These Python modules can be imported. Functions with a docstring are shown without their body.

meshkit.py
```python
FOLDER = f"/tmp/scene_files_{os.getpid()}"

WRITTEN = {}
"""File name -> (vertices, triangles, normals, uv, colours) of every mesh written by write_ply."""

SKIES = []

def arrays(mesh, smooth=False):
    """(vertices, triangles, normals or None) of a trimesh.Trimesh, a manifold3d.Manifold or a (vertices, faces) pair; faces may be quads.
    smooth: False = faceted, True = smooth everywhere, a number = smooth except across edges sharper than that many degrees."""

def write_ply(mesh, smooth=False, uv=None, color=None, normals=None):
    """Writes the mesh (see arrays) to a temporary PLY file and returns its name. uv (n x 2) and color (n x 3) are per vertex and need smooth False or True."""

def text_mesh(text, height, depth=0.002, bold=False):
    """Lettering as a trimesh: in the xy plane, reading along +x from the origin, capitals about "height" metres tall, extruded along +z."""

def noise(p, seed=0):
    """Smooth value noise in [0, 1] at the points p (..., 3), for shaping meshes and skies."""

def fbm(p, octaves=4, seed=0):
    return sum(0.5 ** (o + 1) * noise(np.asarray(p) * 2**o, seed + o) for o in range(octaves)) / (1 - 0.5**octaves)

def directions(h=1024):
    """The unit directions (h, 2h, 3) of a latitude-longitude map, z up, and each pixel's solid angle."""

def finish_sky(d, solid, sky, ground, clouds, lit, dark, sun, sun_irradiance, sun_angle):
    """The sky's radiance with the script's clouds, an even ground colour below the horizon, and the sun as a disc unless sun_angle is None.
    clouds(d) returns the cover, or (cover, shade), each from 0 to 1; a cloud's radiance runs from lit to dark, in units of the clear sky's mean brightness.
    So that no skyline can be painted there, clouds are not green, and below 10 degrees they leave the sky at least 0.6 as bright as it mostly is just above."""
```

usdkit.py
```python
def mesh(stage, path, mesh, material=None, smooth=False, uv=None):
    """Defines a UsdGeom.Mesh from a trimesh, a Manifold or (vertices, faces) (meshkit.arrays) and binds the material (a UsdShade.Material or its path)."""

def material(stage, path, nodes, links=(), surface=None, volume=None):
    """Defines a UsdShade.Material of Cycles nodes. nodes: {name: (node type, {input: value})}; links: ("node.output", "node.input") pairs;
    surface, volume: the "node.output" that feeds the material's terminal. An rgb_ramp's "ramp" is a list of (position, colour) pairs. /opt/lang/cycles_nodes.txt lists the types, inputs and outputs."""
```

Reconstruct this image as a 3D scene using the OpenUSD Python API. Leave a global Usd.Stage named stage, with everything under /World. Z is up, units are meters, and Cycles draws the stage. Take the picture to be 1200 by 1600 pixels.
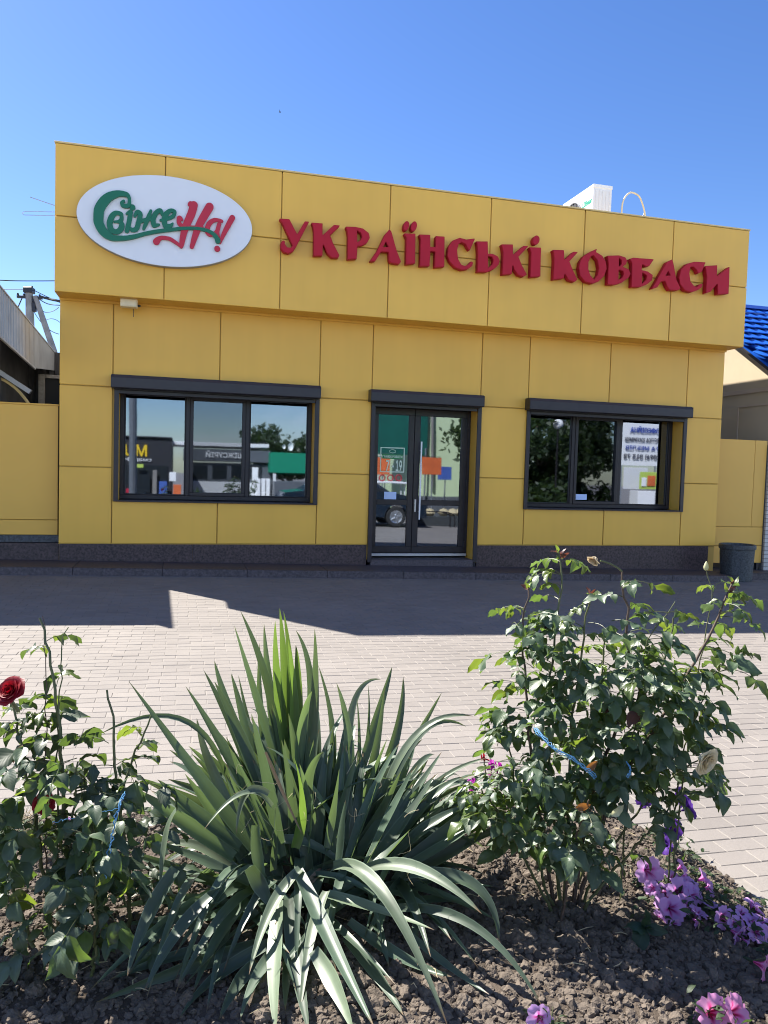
import math, random
import numpy as np, trimesh, usdkit, meshkit
import manifold3d as m3
from shapely.geometry import Polygon, Point, MultiPolygon, LineString
from shapely.ops import unary_union
from shapely import affinity
from pxr import Usd, UsdGeom, UsdLux, UsdShade, Gf, Sdf, Vt

stage = Usd.Stage.CreateInMemory()
UsdGeom.SetStageUpAxis(stage, 'Z'); UsdGeom.SetStageMetersPerUnit(stage, 1.0)
UsdGeom.Xform.Define(stage, '/World'); UsdGeom.Scope.Define(stage, '/World/Looks')

# ------------------------------------------------------------------ camera, sky, sun, exposure
EXPOSURE = 1.68
SKY = 0.061
SUN = 1.15
CAM = np.array([1.7243, -11.96, 1.56])
R_ = np.array([0.966748, -0.254088, 0.028937]); U_ = np.array([-0.014233, 0.059516, 0.998126]); F_ = np.array([0.255334, 0.965348, -0.053921])
FPX = 1200.0
cam = UsdGeom.Camera.Define(stage, '/World/camera')
M = Gf.Matrix4d(*[float(v) for v in (*R_, 0, *U_, 0, *(-F_), 0, *CAM, 1)])
cam.AddTransformOp().Set(M)
cam.CreateHorizontalApertureAttr(36.0); cam.CreateFocalLengthAttr(36.0)
cam.CreateFStopAttr(0.0); cam.CreateFocusDistanceAttr(12.0)
cam.CreateExposureAttr(EXPOSURE)
SUNDIR = np.array([-3.4, 4.216, 5.947]); SUNDIR /= np.linalg.norm(SUNDIR)
sun = UsdLux.DistantLight.Define(stage, '/World/sun')
sun.CreateIntensityAttr(SUN); sun.CreateAngleAttr(0.5); sun.CreateNormalizeAttr(True)
sun.CreateColorAttr(Gf.Vec3f(1.0, 0.94, 0.85))
zc = SUNDIR; xc = np.cross([0, 0, 1.0], zc); xc /= np.linalg.norm(xc); yc = np.cross(zc, xc)
sun.AddTransformOp().Set(Gf.Matrix4d(*[float(v) for v in (*xc, 0, *yc, 0, *zc, 0, 0, 0, 30, 1)]))
dome = UsdLux.DomeLight.Define(stage, '/World/sky')
dome.GetPrim().SetCustomDataByKey('kind', 'structure')
sky_mat = usdkit.material(stage, '/World/Looks/sky_material', {
    's': ('sky_texture', {'sky_type': 'single_scattering', 'sun_disc': False, 'sun_elevation': math.asin(SUNDIR[2]), 'sun_rotation': math.atan2(SUNDIR[0], SUNDIR[1]), 'altitude': 200.0, 'air_density': 1.0, 'aerosol_density': 0.3, 'ozone_density': 3.2}),
    'h': ('hsv', {'hue': 0.512, 'saturation': 1.22, 'value': 1.0, 'fac': 1.0}), 'gp': ('geometry', {}), 'mp': ('mapping', {'scale': (1.0, 1.0, 2.6)}), 'cn': ('noise_texture', {'scale': 4.2, 'detail': 7.0, 'roughness': .55}),
    'cr': ('map_range', {'from_min': .50, 'from_max': .66, 'to_min': 0.0, 'to_max': .6, 'clamp': True}), 'cs': ('separate_xyz', {}), 'cm': ('map_range', {'from_min': .15, 'from_max': -.35, 'to_min': 0.0, 'to_max': 1.0, 'clamp': True}),
    'cf': ('math', {'math_type': 'multiply'}), 'mx': ('mix_color', {'b': (8.6, 9.0, 9.9)}),
    'b': ('background_shader', {'strength': SKY})}, [('s.color', 'h.color'), ('gp.position', 'mp.vector'), ('mp.vector', 'cn.vector'), ('gp.position', 'cs.vector'), ('cn.fac', 'cr.value'), ('cs.y', 'cm.value'), ('cr.result', 'cf.value1'), ('cm.result', 'cf.value2'),
    ('cf.value', 'mx.fac'), ('h.color', 'mx.a'), ('mx.result', 'b.color')], surface='b.background')
UsdShade.MaterialBindingAPI.Apply(dome.GetPrim()).Bind(sky_mat)

def ray(px, py): return F_ + (px - 600) / FPX * R_ - (py - 800) / FPX * U_
def at(px, py, depth): return CAM + depth * ray(px, py)                       # a point of the photograph at a depth along the view
def on(px, py, y=0.0):
    d = ray(px, py); return CAM + (y - CAM[1]) / d[1] * d
GX, G0, GY, YK = -0.0178, 0.0087, 0.00375, -0.78
def gz(x, y): return G0 + GX * np.clip(x, -12, 24) + GY * np.minimum(np.maximum(y, -60) - YK, 0)
def ground(px, py):
    d = ray(px, py); z = 0.0
    for _ in range(60):
        P = CAM + (z - CAM[2]) / d[2] * d; z = 0.5 * z + 0.5 * float(gz(P[0], P[1]))
    return P
GL = 0.34                                                                     # depth of the glass behind the wall face
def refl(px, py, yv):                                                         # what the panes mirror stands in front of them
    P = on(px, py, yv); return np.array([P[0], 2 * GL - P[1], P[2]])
def proj(P):
    d = np.asarray(P, float) - CAM; w = d @ F_
    return np.stack([600 + FPX * (d @ R_) / w, 800 - FPX * (d @ U_) / w], -1), w

# ------------------------------------------------------------------ helpers
used = {}
def numbered(path):
    n = used.get(path, 0); used[path] = n + 1
    return path if n == 0 else f'{path}_{n:03d}'
def tag(p, label=None, cat=None, group=None, kind=None):
    p = p.GetPrim() if hasattr(p, 'GetPrim') else p
    for k, v in (('label', label), ('category', cat), ('group', group), ('kind', kind)):
        if v: p.SetCustomDataByKey(k, v)
    return p
def thing(name, label=None, cat=None, loc=None, group=None, kind=None):
    x = UsdGeom.Xform.Define(stage, numbered('/World/' + name))
    if loc is not None: x.AddTranslateOp().Set(Gf.Vec3d(*map(float, loc)))
    ORIGIN[str(x.GetPath())] = np.array(loc if loc is not None else (0, 0, 0), float)
    return tag(x, label, cat, group, kind)
ORIGIN = {}
def obj(name, mesh, mat, parent=None, smooth=False, uv=None):
    """one mesh, given in world coordinates, under parent or at top level"""
    pp = str(parent.GetPath()) if parent is not None else '/World'
    o = ORIGIN.get(pp, np.zeros(3))
    if isinstance(mesh, trimesh.Trimesh): v, f = np.array(mesh.vertices), np.array(mesh.faces)
    elif hasattr(mesh, 'to_mesh'):
        q = mesh.to_mesh(); v, f = np.array(q.vert_properties[:, :3]), np.array(q.tri_verts)
    else:
        v, f = np.asarray(mesh[0], float), np.asarray(mesh[1], int)
    path = numbered(pp + '/' + name)
    g = usdkit.mesh(stage, path, (v - o, f), MATS[mat] if isinstance(mat, str) else mat, smooth=smooth, uv=uv)
    ORIGIN[path] = o
    return g.GetPrim()
def join(ms):
    V, Fs, n = [], [], 0
    for m in ms:
        v, f = (np.array(m.vertices), np.array(m.faces)) if isinstance(m, trimesh.Trimesh) else (np.asarray(m[0], float), np.asarray(m[1], int))
        if f.shape[1] == 4: f = np.vstack([f[:, [0, 1, 2]], f[:, [0, 2, 3]]])
        V.append(v); Fs.append(f + n); n += len(v)
    return np.vstack(V), np.vstack(Fs)
_s = np.array([[sx, sy, sz] for sx in (-1, 1) for sy in (-1, 1) for sz in (-1, 1)], float)
_k = np.vstack([_s * [1, .8, .8], _s * [.8, 1, .8], _s * [.8, .8, 1]])
_h = trimesh.convex.convex_hull(_k); _hi = [int(np.argmin(np.abs(_k - v).sum(1))) for v in _h.vertices]
_BF = np.array(_hi)[_h.faces]
def box(x0, x1, y0, y1, z0, z1, b=0.004):
    c = np.array([(x0 + x1) / 2, (y0 + y1) / 2, (z0 + z1) / 2]); h = np.abs([x1 - x0, y1 - y0, z1 - z0]) / 2
    b = min(b, h.min() * .9); i = h - b
    v = np.vstack([_s * [h[0], i[1], i[2]], _s * [i[0], h[1], i[2]], _s * [i[0], i[1], h[2]]])
    return v + c, _BF
def obox(c, ax, ay, az, b=0.004):
    """box about c with half-axis vectors"""
    h = np.array([np.linalg.norm(a) for a in (ax, ay, az)]); v, f = box(-h[0], h[0], -h[1], h[1], -h[2], h[2], b)
    Rm = np.array([np.asarray(a, float) / n for a, n in zip((ax, ay, az), h)])
    v = v @ Rm + np.asarray(c, float)
    if np.linalg.det(Rm) < 0: f = f[:, ::-1]
    return v, f
def bar(a, b, w, t, up=(0, 0, 1), bev=0.003):
    a, b = np.asarray(a, float), np.asarray(b, float); d = b - a; L = np.linalg.norm(d); d /= L
    u = np.asarray(up, float); u = u - d * (u @ d); u /= np.linalg.norm(u); s = np.cross(d, u)
    return obox((a + b) / 2, d * L / 2, s * w / 2, u * t / 2, bev)
def tube(pts, rad, n=8, cap=True):
    p = np.asarray(pts, float); r = np.broadcast_to(np.asarray(rad, float), (len(p),))
    t = np.gradient(p, axis=0); t /= np.linalg.norm(t, axis=1, keepdims=True) + 1e-12
    a = np.zeros_like(p); ref = np.array([0, 0, 1.0]) if abs(t[0][2]) < .9 else np.array([1.0, 0, 0])
    for i in range(len(p)):
        v = np.cross(t[i], ref); v /= np.linalg.norm(v) + 1e-12; a[i] = v; ref = np.cross(v, t[i])
    b = np.cross(t, a); g = np.arange(n) * 2 * np.pi / n
    v = p[:, None] + r[:, None, None] * (np.cos(g)[None, :, None] * a[:, None] + np.sin(g)[None, :, None] * b[:, None])
    i, j = np.meshgrid(np.arange(len(p) - 1), np.arange(n), indexing='ij')
    q = np.stack([i * n + j, i * n + (j + 1) % n, (i + 1) * n + (j + 1) % n, (i + 1) * n + j], -1).reshape(-1, 4)
    V = v.reshape(-1, 3); f = np.vstack([q[:, [0, 1, 2]], q[:, [0, 2, 3]]])
    if cap:
        m = len(V); V = np.vstack([V, p[0], p[-1]]); k = np.arange(n)
        f = np.vstack([f, np.stack([np.full(n, m), (k + 1) % n, k], 1), np.stack([np.full(n, m + 1), (len(p) - 1) * n + k, (len(p) - 1) * n + (k + 1) % n], 1)])
    return V, f
def smoothpath(pts, n=24):
    p = np.asarray(pts, float); k = len(p)
    if k == 2: return p[0] + np.linspace(0, 1, n)[:, None] * (p[1] - p[0])
    from scipy.interpolate import PchipInterpolator
    d = np.r_[0, np.cumsum(np.linalg.norm(np.diff(p, axis=0), axis=1))]
    return PchipInterpolator(d, p)(np.linspace(0, d[-1], n))
def extrude(poly, depth, bevel=0.0):
    """shapely polygon in (x, z) -> solid from y=0 to y=-depth (front faces -y)"""
    geoms = poly.geoms if hasattr(poly, 'geoms') else [poly]
    out = []
    for g in geoms:
        m = trimesh.creation.extrude_polygon(g, depth); v = np.array(m.vertices)
        out.append((np.stack([v[:, 0], -v[:, 2], v[:, 1]], 1), np.array(m.faces)))
    return join(out)
def lathe(prof, n=32, c=(0, 0, 0)):
    p = np.asarray(prof, float); g = np.arange(n) * 2 * np.pi / n
    v = np.stack([p[:, 0, None] * np.cos(g), p[:, 0, None] * np.sin(g), np.broadcast_to(p[:, 1, None], (len(p), n))], -1).reshape(-1, 3)
    i, j = np.meshgrid(np.arange(len(p) - 1), np.arange(n), indexing='ij')
    q = np.stack([i * n + j, i * n + (j + 1) % n, (i + 1) * n + (j + 1) % n, (i + 1) * n + j], -1).reshape(-1, 4)
    return v + np.asarray(c, float), np.vstack([q[:, [0, 1, 2]], q[:, [0, 2, 3]]])
def shift(m, d): return (np.asarray(m[0]) + np.asarray(d, float), m[1])
def text_front(t, h, x, y, z, depth=0.01, bold=False, back=False):
    m = meshkit.text_mesh(t, h, depth, bold); v = np.array(m.vertices)
    v = np.stack([-v[:, 0], v[:, 2], v[:, 1]], 1) if back else np.stack([v[:, 0], -v[:, 2], v[:, 1]], 1)
    return v + [x, y, z], np.array(m.faces)

# ------------------------------------------------------------------ materials
MATS = {}
def mat(name, col, rough=.5, var=0.0, scale=6.0, bump=0.0, bscale=60.0, metal=0.0, spec=.5, coat=0.0, transl=0.0, tcol=None, detail=4.0, rvar=0.0, objvar=0.0):
    """principled with noise in colour, roughness and relief"""
    N = {'p': ('principled_bsdf', {'base_color': col, 'roughness': rough, 'metallic': metal, 'specular_ior_level': spec, 'coat_weight': coat})}
    L = []; out = 'p.BSDF'
    if var or bump or rvar or objvar: N['g'] = ('texture_coordinate', {})
    src = 'g.object'
    if var or objvar:
        N['n'] = ('noise_texture', {'scale': scale, 'detail': detail, 'roughness': .6})
        lo = [c * (1 - var) for c in col]; hi = [min(1, c * (1 + var)) for c in col]
        N['r'] = ('rgb_ramp', {'ramp': [(.25, lo), (.5, col), (.75, hi)]})
        L += [(src, 'n.vector'), ('n.fac', 'r.fac')]
        last = 'r.color'
        if objvar:
            N['oi'] = ('object_info', {}); N['mr'] = ('map_range', {'from_min': 0.0, 'from_max': 1.0, 'to_min': 1 - objvar, 'to_max': 1 + objvar})
            N['mx'] = ('vector_math', {'math_type': 'scale'})
            L += [('oi.random', 'mr.value'), ('r.color', 'mx.vector1'), ('mr.result', 'mx.scale')]; last = 'mx.vector'
        L.append((last, 'p.base_color'))
    if rvar:
        N['n3'] = ('noise_texture', {'scale': scale * 2.3, 'detail': 3.0}); N['r3'] = ('map_range', {'from_min': .3, 'from_max': .7, 'to_min': max(0, rough - rvar), 'to_max': min(1, rough + rvar)})
        L += [(src, 'n3.vector'), ('n3.fac', 'r3.value'), ('r3.result', 'p.roughness')]
    if bump:
        N['n2'] = ('noise_texture', {'scale': bscale, 'detail': 4.0}); N['b'] = ('bump', {'strength': bump, 'distance': .01})
        L += [(src, 'n2.vector'), ('n2.fac', 'b.height'), ('b.normal', 'p.normal')]
    if transl:
        N['t'] = ('translucent_bsdf', {'color': tcol or col}); N['m'] = ('mix_closure', {'fac': transl})
        L += [('p.BSDF', 'm.closure1'), ('t.BSDF', 'm.closure2')]; out = 'm.closure'
    MATS[name] = usdkit.material(stage, '/World/Looks/' + name, N, L, surface=out)
YEL = (.735, .415, .060)
def panel_mat(name, col):
    MATS[name] = usdkit.material(stage, '/World/Looks/' + name, {
        'g': ('geometry', {}), 'm1': ('mapping', {'scale': (6.0, 6.0, .3)}), 'n1': ('noise_texture', {'scale': 1.0, 'detail': 5.0, 'roughness': .6}), 'm2': ('mapping', {'scale': (1, 1, 1)}), 'n2': ('noise_texture', {'scale': .9, 'detail': 3.0}),
        'r1': ('map_range', {'from_min': .3, 'from_max': .75, 'to_min': 1.015, 'to_max': .965}), 'r2': ('map_range', {'from_min': .3, 'from_max': .7, 'to_min': .95, 'to_max': 1.045}), 'oi': ('object_info', {}), 'r3': ('map_range', {'from_min': 0.0, 'from_max': 1.0, 'to_min': .965, 'to_max': 1.035}),
        'a': ('math', {'math_type': 'multiply'}), 'b': ('math', {'math_type': 'multiply'}), 's': ('vector_math', {'math_type': 'scale', 'vector1': col}),
        'n3': ('noise_texture', {'scale': 1.6, 'detail': 1.0}), 'bp': ('bump', {'strength': .12, 'distance': .02}), 'n4': ('noise_texture', {'scale': 40.0, 'detail': 4.0}), 'r4': ('map_range', {'from_min': .3, 'from_max': .7, 'to_min': .36, 'to_max': .54}),
        'p': ('principled_bsdf', {'specular_ior_level': .5})},
        [('g.position', 'm1.vector'), ('m1.vector', 'n1.vector'), ('g.position', 'n2.vector'), ('n1.fac', 'r1.value'), ('n2.fac', 'r2.value'), ('oi.random', 'r3.value'), ('r1.result', 'a.value1'), ('r2.result', 'a.value2'), ('a.value', 'b.value1'), ('r3.result', 'b.value2'), ('b.value', 's.scale'), ('s.vector', 'p.base_color'),
         ('g.position', 'n3.vector'), ('n3.fac', 'bp.height'), ('bp.normal', 'p.normal'), ('g.position', 'n4.vector'), ('n4.fac', 'r4.value'), ('r4.result', 'p.roughness')], surface='p.BSDF')
panel_mat('yellow_panel', YEL)
mat('yellow_side_panel', (.71, .40, .066), .5, var=.05, scale=.9, objvar=.03)
mat('joint_dark', (.50, .30, .06), .7)
mat('granite_dark', (.050, .033, .033), .42, var=.85, scale=30.0, detail=2.0, bump=.05, bscale=90)
mat('granite_step', (.066, .053, .058), .55, var=.6, scale=34.0, detail=2.0, bump=.1, bscale=90)
mat('granite_grey', (.05, .056, .060), .5, var=.8, scale=34.0, detail=3.0, bump=.05, bscale=90)
mat('frame_dark', (.014, .012, .015), .38, var=.1, scale=3, rvar=.08)
mat('shutter_dark', (.021, .017, .020), .36, var=.12, scale=2, rvar=.06)
mat('frame_black', (.012, .012, .015), .4)
mat('aluminium', (.55, .58, .62), .35, metal=.9, var=.1, scale=5)
mat('white_plastic', (.78, .78, .78), .4, var=.04, scale=4)
mat('off_white', (.72, .61, .40), .5, var=.08, scale=8)
mat('grey_plastic', (.30, .31, .33), .5)
mat('letter_red', (.40, .010, .026), .55, var=.08, scale=4, spec=.2)
mat('logo_green', (.0, .125, .062), .4, var=.05, scale=5)
mat('logo_red', (.45, .010, .035), .5, var=.05, scale=5)
mat('sign_white', (.68, .68, .70), .35, var=.02, scale=3)
mat('roof_grey', (.2, .2, .2), .8, var=.2)
mat('coping', (.62, .45, .18), .45)
mat('room_wall', (.30, .29, .27), .8)
mat('room_floor', (.2, .18, .16), .5)
mat('black', (.012, .012, .012), .6)
mat('galvanised', (.34, .35, .36), .5, metal=.25, var=.18, scale=2.0, rvar=.1)
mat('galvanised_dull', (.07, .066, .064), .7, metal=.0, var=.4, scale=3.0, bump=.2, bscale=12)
mat('rust_pipe', (.25, .22, .19), .6, var=.3)
mat('wood_pale', (.34, .31, .27), .7, var=.25, scale=20)
mat('concrete', (.22, .205, .19), .85, var=.3, scale=3, bump=.3, bscale=40)
mat('wire', (.03, .03, .03), .5)
mat('cream_wall', (.47, .39, .27), .85, var=.06, scale=2, bump=.1, bscale=60)
mat('cream_wall_dark', (.46, .37, .28), .85, var=.08, scale=2)
mat('blue_tile', (.012, .10, .50), .32, var=.1, scale=6, objvar=.12, coat=.2)
mat('brick_white', (.52, .50, .47), .8, var=.15, scale=18, objvar=.1)
mat('plaster_grey', (.30, .29, .27), .9, var=.1)
mat('mortar', (.25, .24, .22), .9)
mat('green_text', (.0, .35, .22), .5)
mat('bark', (.085, .065, .045), .9, var=.4, scale=14, bump=.6, bscale=30)
mat('tree_leaf', (.022, .040, .012), .5, var=.5, scale=3, transl=.3, tcol=(.12, .2, .03))
mat('yellow_paint', (.75, .50, .02), .5)
mat('phone_wall', (.022, .022, .026), .5, var=.3)
mat('kiosk_grey', (.10, .11, .125), .5, var=.15)
mat('kiosk_white', (.74, .74, .74), .5, var=.05)
mat('awning_green', (.0, .22, .12), .6, var=.1)
mat('awning_dark_green', (.0, .085, .06), .6, var=.2)
mat('lime_wall', (.55, .66, .40), .8, var=.05, scale=2)
mat('orange_board', (.62, .13, .035), .6, var=.2, scale=2)
mat('blue_board', (.05, .11, .38), .6, var=.2, scale=2)
mat('banner_white', (.80, .80, .80), .6, var=.03)
mat('banner_blue', (.03, .07, .35), .6)
mat('banner_grey', (.07, .07, .09), .6)
mat('lime_board', (.45, .58, .10), .5)
mat('car_paint', (.012, .022, .038), .25, coat=.8)
mat('tyre', (.02, .02, .02), .8)
mat('car_glass', (.02, .025, .03), .08)
mat('asphalt', (.20, .185, .175), .9, var=.25, scale=4, bump=.4, bscale=120)
mat('bed_border', (.15, .13, .11), .9, var=.3, scale=20)
mat('twine_blue', (.08, .24, .44), .45)
mat('straw', (.48, .40, .24), .8, var=.2, scale=30)
mat('bird_dark', (.03, .03, .03), .7)
mat('sticker_pale', (.62, .72, .58), .5)
mat('paper_blue', (.45, .58, .85), .6)
mat('sticker_green', (.02, .20, .06), .5)
# panes: sunlight passes, the street is mirrored
def pane_mat(name, ior, tint, wave=.00022):
    MATS[name] = usdkit.material(stage, '/World/Looks/' + name, {
        'f': ('fresnel', {'IOR': ior}), 't': ('transparent_bsdf', {'color': tint}), 'g': ('glossy_bsdf', {'color': (.72, .82, 1.0), 'roughness': 0.022}),
        'o': ('geometry', {}), 'n': ('noise_texture', {'scale': 2.0, 'detail': 1.0}), 'b': ('bump', {'strength': 1.0, 'distance': wave}),
        'm': ('mix_closure', {})}, [('o.position', 'n.vector'), ('n.fac', 'b.height'), ('b.normal', 'g.normal'), ('f.fac', 'm.fac'), ('t.BSDF', 'm.closure1'), ('g.BSDF', 'm.closure2')], surface='m.closure')
pane_mat('pane_glass', 3.4, (.55, .6, .6))
pane_mat('pane_glass_dim', 2.3, (.45, .5, .5))
pane_mat('window_glass', 1.6, (.7, .75, .75))
# pavers: one tone per stone, carried in the primvar st
MATS['paver'] = usdkit.material(stage, '/World/Looks/paver', {
    'u': ('uvmap', {'attribute': 'st'}), 'x': ('separate_xyz', {}), 'r': ('rgb_ramp', {'ramp': [(0, (.186, .169, .155)), (.4, (.201, .183, .168)), (.8, (.210, .191, .175)), (1, (.222, .202, .184))]}),
    'g': ('geometry', {}), 'n': ('noise_texture', {'scale': 1.1, 'detail': 5.0, 'roughness': .65}), 'nr': ('map_range', {'from_min': .3, 'from_max': .7, 'to_min': .90, 'to_max': 1.08}),
    'n2': ('noise_texture', {'scale': 210.0, 'detail': 3.0}), 'nr2': ('map_range', {'from_min': .3, 'from_max': .7, 'to_min': .86, 'to_max': 1.12}),
    'mm': ('math', {'math_type': 'multiply'}), 's': ('vector_math', {'math_type': 'scale'}),
    'b': ('bump', {'strength': .25, 'distance': .004}), 'p': ('principled_bsdf', {'roughness': .75, 'specular_ior_level': .35})},
    [('u.UV', 'x.vector'), ('x.x', 'r.fac'), ('g.position', 'n.vector'), ('g.position', 'n2.vector'), ('n.fac', 'nr.value'), ('n2.fac', 'nr2.value'), ('nr.result', 'mm.value1'), ('nr2.result', 'mm.value2'),
     ('r.color', 's.vector1'), ('mm.value', 's.scale'), ('s.vector', 'p.base_color'), ('n2.fac', 'b.height'), ('b.normal', 'p.normal')], surface='p.BSDF')
mat('soil', (.074, .059, .047), .95, var=.4, scale=9, bump=.8, bscale=90, spec=.15)
mat('clod', (.126, .104, .085), .95, var=.35, scale=14, bump=.5, bscale=140, spec=.15)
mat('sand_joint', (.21, .192, .172), .95, var=.2, scale=30)
# leaves
def leaf_mat(name, col, tcol, rough=.38, transl=.35, var=.25, spec=.5, blade=False):
    N = {'g': ('texture_coordinate', {}), 'n': ('noise_texture', {'scale': 9.0, 'detail': 4.0}), 'oi': ('object_info', {}),
         'r': ('rgb_ramp', {'ramp': [(.25, [c * (1 - var) for c in col]), (.75, [c * (1 + var) for c in col])]}),
         'mr': ('map_range', {'from_min': 0.0, 'from_max': 1.0, 'to_min': .72, 'to_max': 1.32}), 's': ('vector_math', {'math_type': 'scale'}),
         'p': ('principled_bsdf', {'roughness': rough, 'specular_ior_level': spec}), 't': ('translucent_bsdf', {}), 'm': ('mix_closure', {'fac': transl}),
         'ts': ('vector_math', {'math_type': 'scale', 'vector1': tcol}), 'b': ('bump', {'strength': .06, 'distance': .003}),
         'u': ('uvmap', {'attribute': 'st'}), 'x': ('separate_xyz', {}), 'c': ('math', {'math_type': 'subtract', 'value2': .5}), 'h': ('math', {'math_type': 'absolute'}), 'mk': ('mix_color', {'b': [min(1, c * 1.9 + .03) for c in col]}), 'vs': ('vector_math', {'math_type': 'scale'})}
    L = [('g.object', 'n.vector'), ('n.fac', 'r.fac'), ('oi.random', 'mr.value'), ('r.color', 's.vector1'), ('mr.result', 's.scale'), ('mr.result', 'ts.scale'), ('ts.vector', 't.color'),
         ('u.UV', 'x.vector'), ('x.x', 'c.value1'), ('c.value', 'h.value1'), ('p.BSDF', 'm.closure1'), ('t.BSDF', 'm.closure2'), ('b.normal', 'p.normal'), ('s.vector', 'mk.a'), ('mk.result', 'vs.vector1')]
    if blade:      # sword leaf: fine lengthwise ribs, pale margins, a dry brown tip
        N |= {'cb': ('combine_xyz', {}), 'mu': ('math', {'math_type': 'multiply', 'value2': 46.0}), 'mv': ('math', {'math_type': 'multiply', 'value2': 2.5}), 'n2': ('noise_texture', {'scale': 1.0, 'detail': 3.0}), 'nr': ('map_range', {'from_min': .3, 'from_max': .7, 'to_min': .80, 'to_max': 1.2}),
              'ed': ('map_range', {'from_min': .42, 'from_max': .495, 'to_min': 0.0, 'to_max': .75}), 'tip': ('map_range', {'from_min': .93, 'from_max': .975, 'to_min': 0.0, 'to_max': 1.0}), 'tm': ('mix_color', {'b': (.16, .10, .055)})}
        L += [('x.x', 'mu.value1'), ('x.y', 'mv.value1'), ('oi.random', 'cb.z'), ('mu.value', 'cb.x'), ('mv.value', 'cb.y'), ('cb.vector', 'n2.vector'), ('n2.fac', 'nr.value'), ('nr.result', 'vs.scale'), ('n2.fac', 'b.height'), ('h.value', 'ed.value'), ('ed.result', 'mk.fac'), ('x.y', 'tip.value'), ('tip.result', 'tm.fac'), ('vs.vector', 'tm.a'), ('tm.result', 'p.base_color')]
    else:          # broad leaf: pale midrib, side veins
        N |= {'va': ('math', {'math_type': 'multiply', 'value2': 7.0}), 'ha': ('math', {'math_type': 'multiply', 'value2': 5.5}), 'df': ('math', {'math_type': 'subtract'}), 'w': ('math', {'math_type': 'multiply', 'value2': 6.2832}), 'sn': ('math', {'math_type': 'cosine'}),
              'vr': ('map_range', {'from_min': .70, 'from_max': 1.0, 'to_min': 0.0, 'to_max': .035}), 'rib': ('map_range', {'from_min': .055, 'from_max': .015, 'to_min': 0.0, 'to_max': .25}), 'mxx': ('math', {'math_type': 'maximum'}), 'nr': ('map_range', {'from_min': .25, 'from_max': .75, 'to_min': .82, 'to_max': 1.18}), 'n2': ('noise_texture', {'scale': 70.0, 'detail': 3.0})}
        L += [('g.object', 'n2.vector'), ('x.y', 'va.value1'), ('h.value', 'ha.value1'), ('va.value', 'df.value1'), ('ha.value', 'df.value2'), ('df.value', 'w.value1'), ('w.value', 'sn.value1'), ('sn.value', 'vr.value'), ('h.value', 'rib.value'), ('vr.result', 'mxx.value1'), ('rib.result', 'mxx.value2'), ('mxx.value', 'mk.fac'), ('n2.fac', 'nr.value'), ('nr.result', 'vs.scale'), ('vs.vector', 'p.base_color'), ('sn.value', 'b.height')]
    for k in ('vr', 'rib', 'ed', 'tip'):
        if k in N: N[k][1]['clamp'] = True
    MATS[name] = usdkit.material(stage, '/World/Looks/' + name, N, L, surface='m.closure')
leaf_mat('yucca_leaf', (.080, .118, .082), (.17, .26, .075), rough=.40, transl=.28, blade=True)
leaf_mat('yucca_leaf_young', (.085, .14, .04), (.20, .33, .045), rough=.4, transl=.36, blade=True)
leaf_mat('yucca_leaf_pale', (.125, .165, .11), (.22, .28, .12), rough=.4, transl=.25, blade=True)
leaf_mat('yucca_leaf_dead', (.20, .15, .10), (.2, .15, .1), rough=.7, transl=.2, blade=True)
leaf_mat('rose_leaf', (.058, .092, .052), (.17, .28, .04), rough=.47, transl=.30, spec=.75)
leaf_mat('rose_leaf_young', (.075, .12, .03), (.26, .36, .04), rough=.36, transl=.4)
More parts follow.
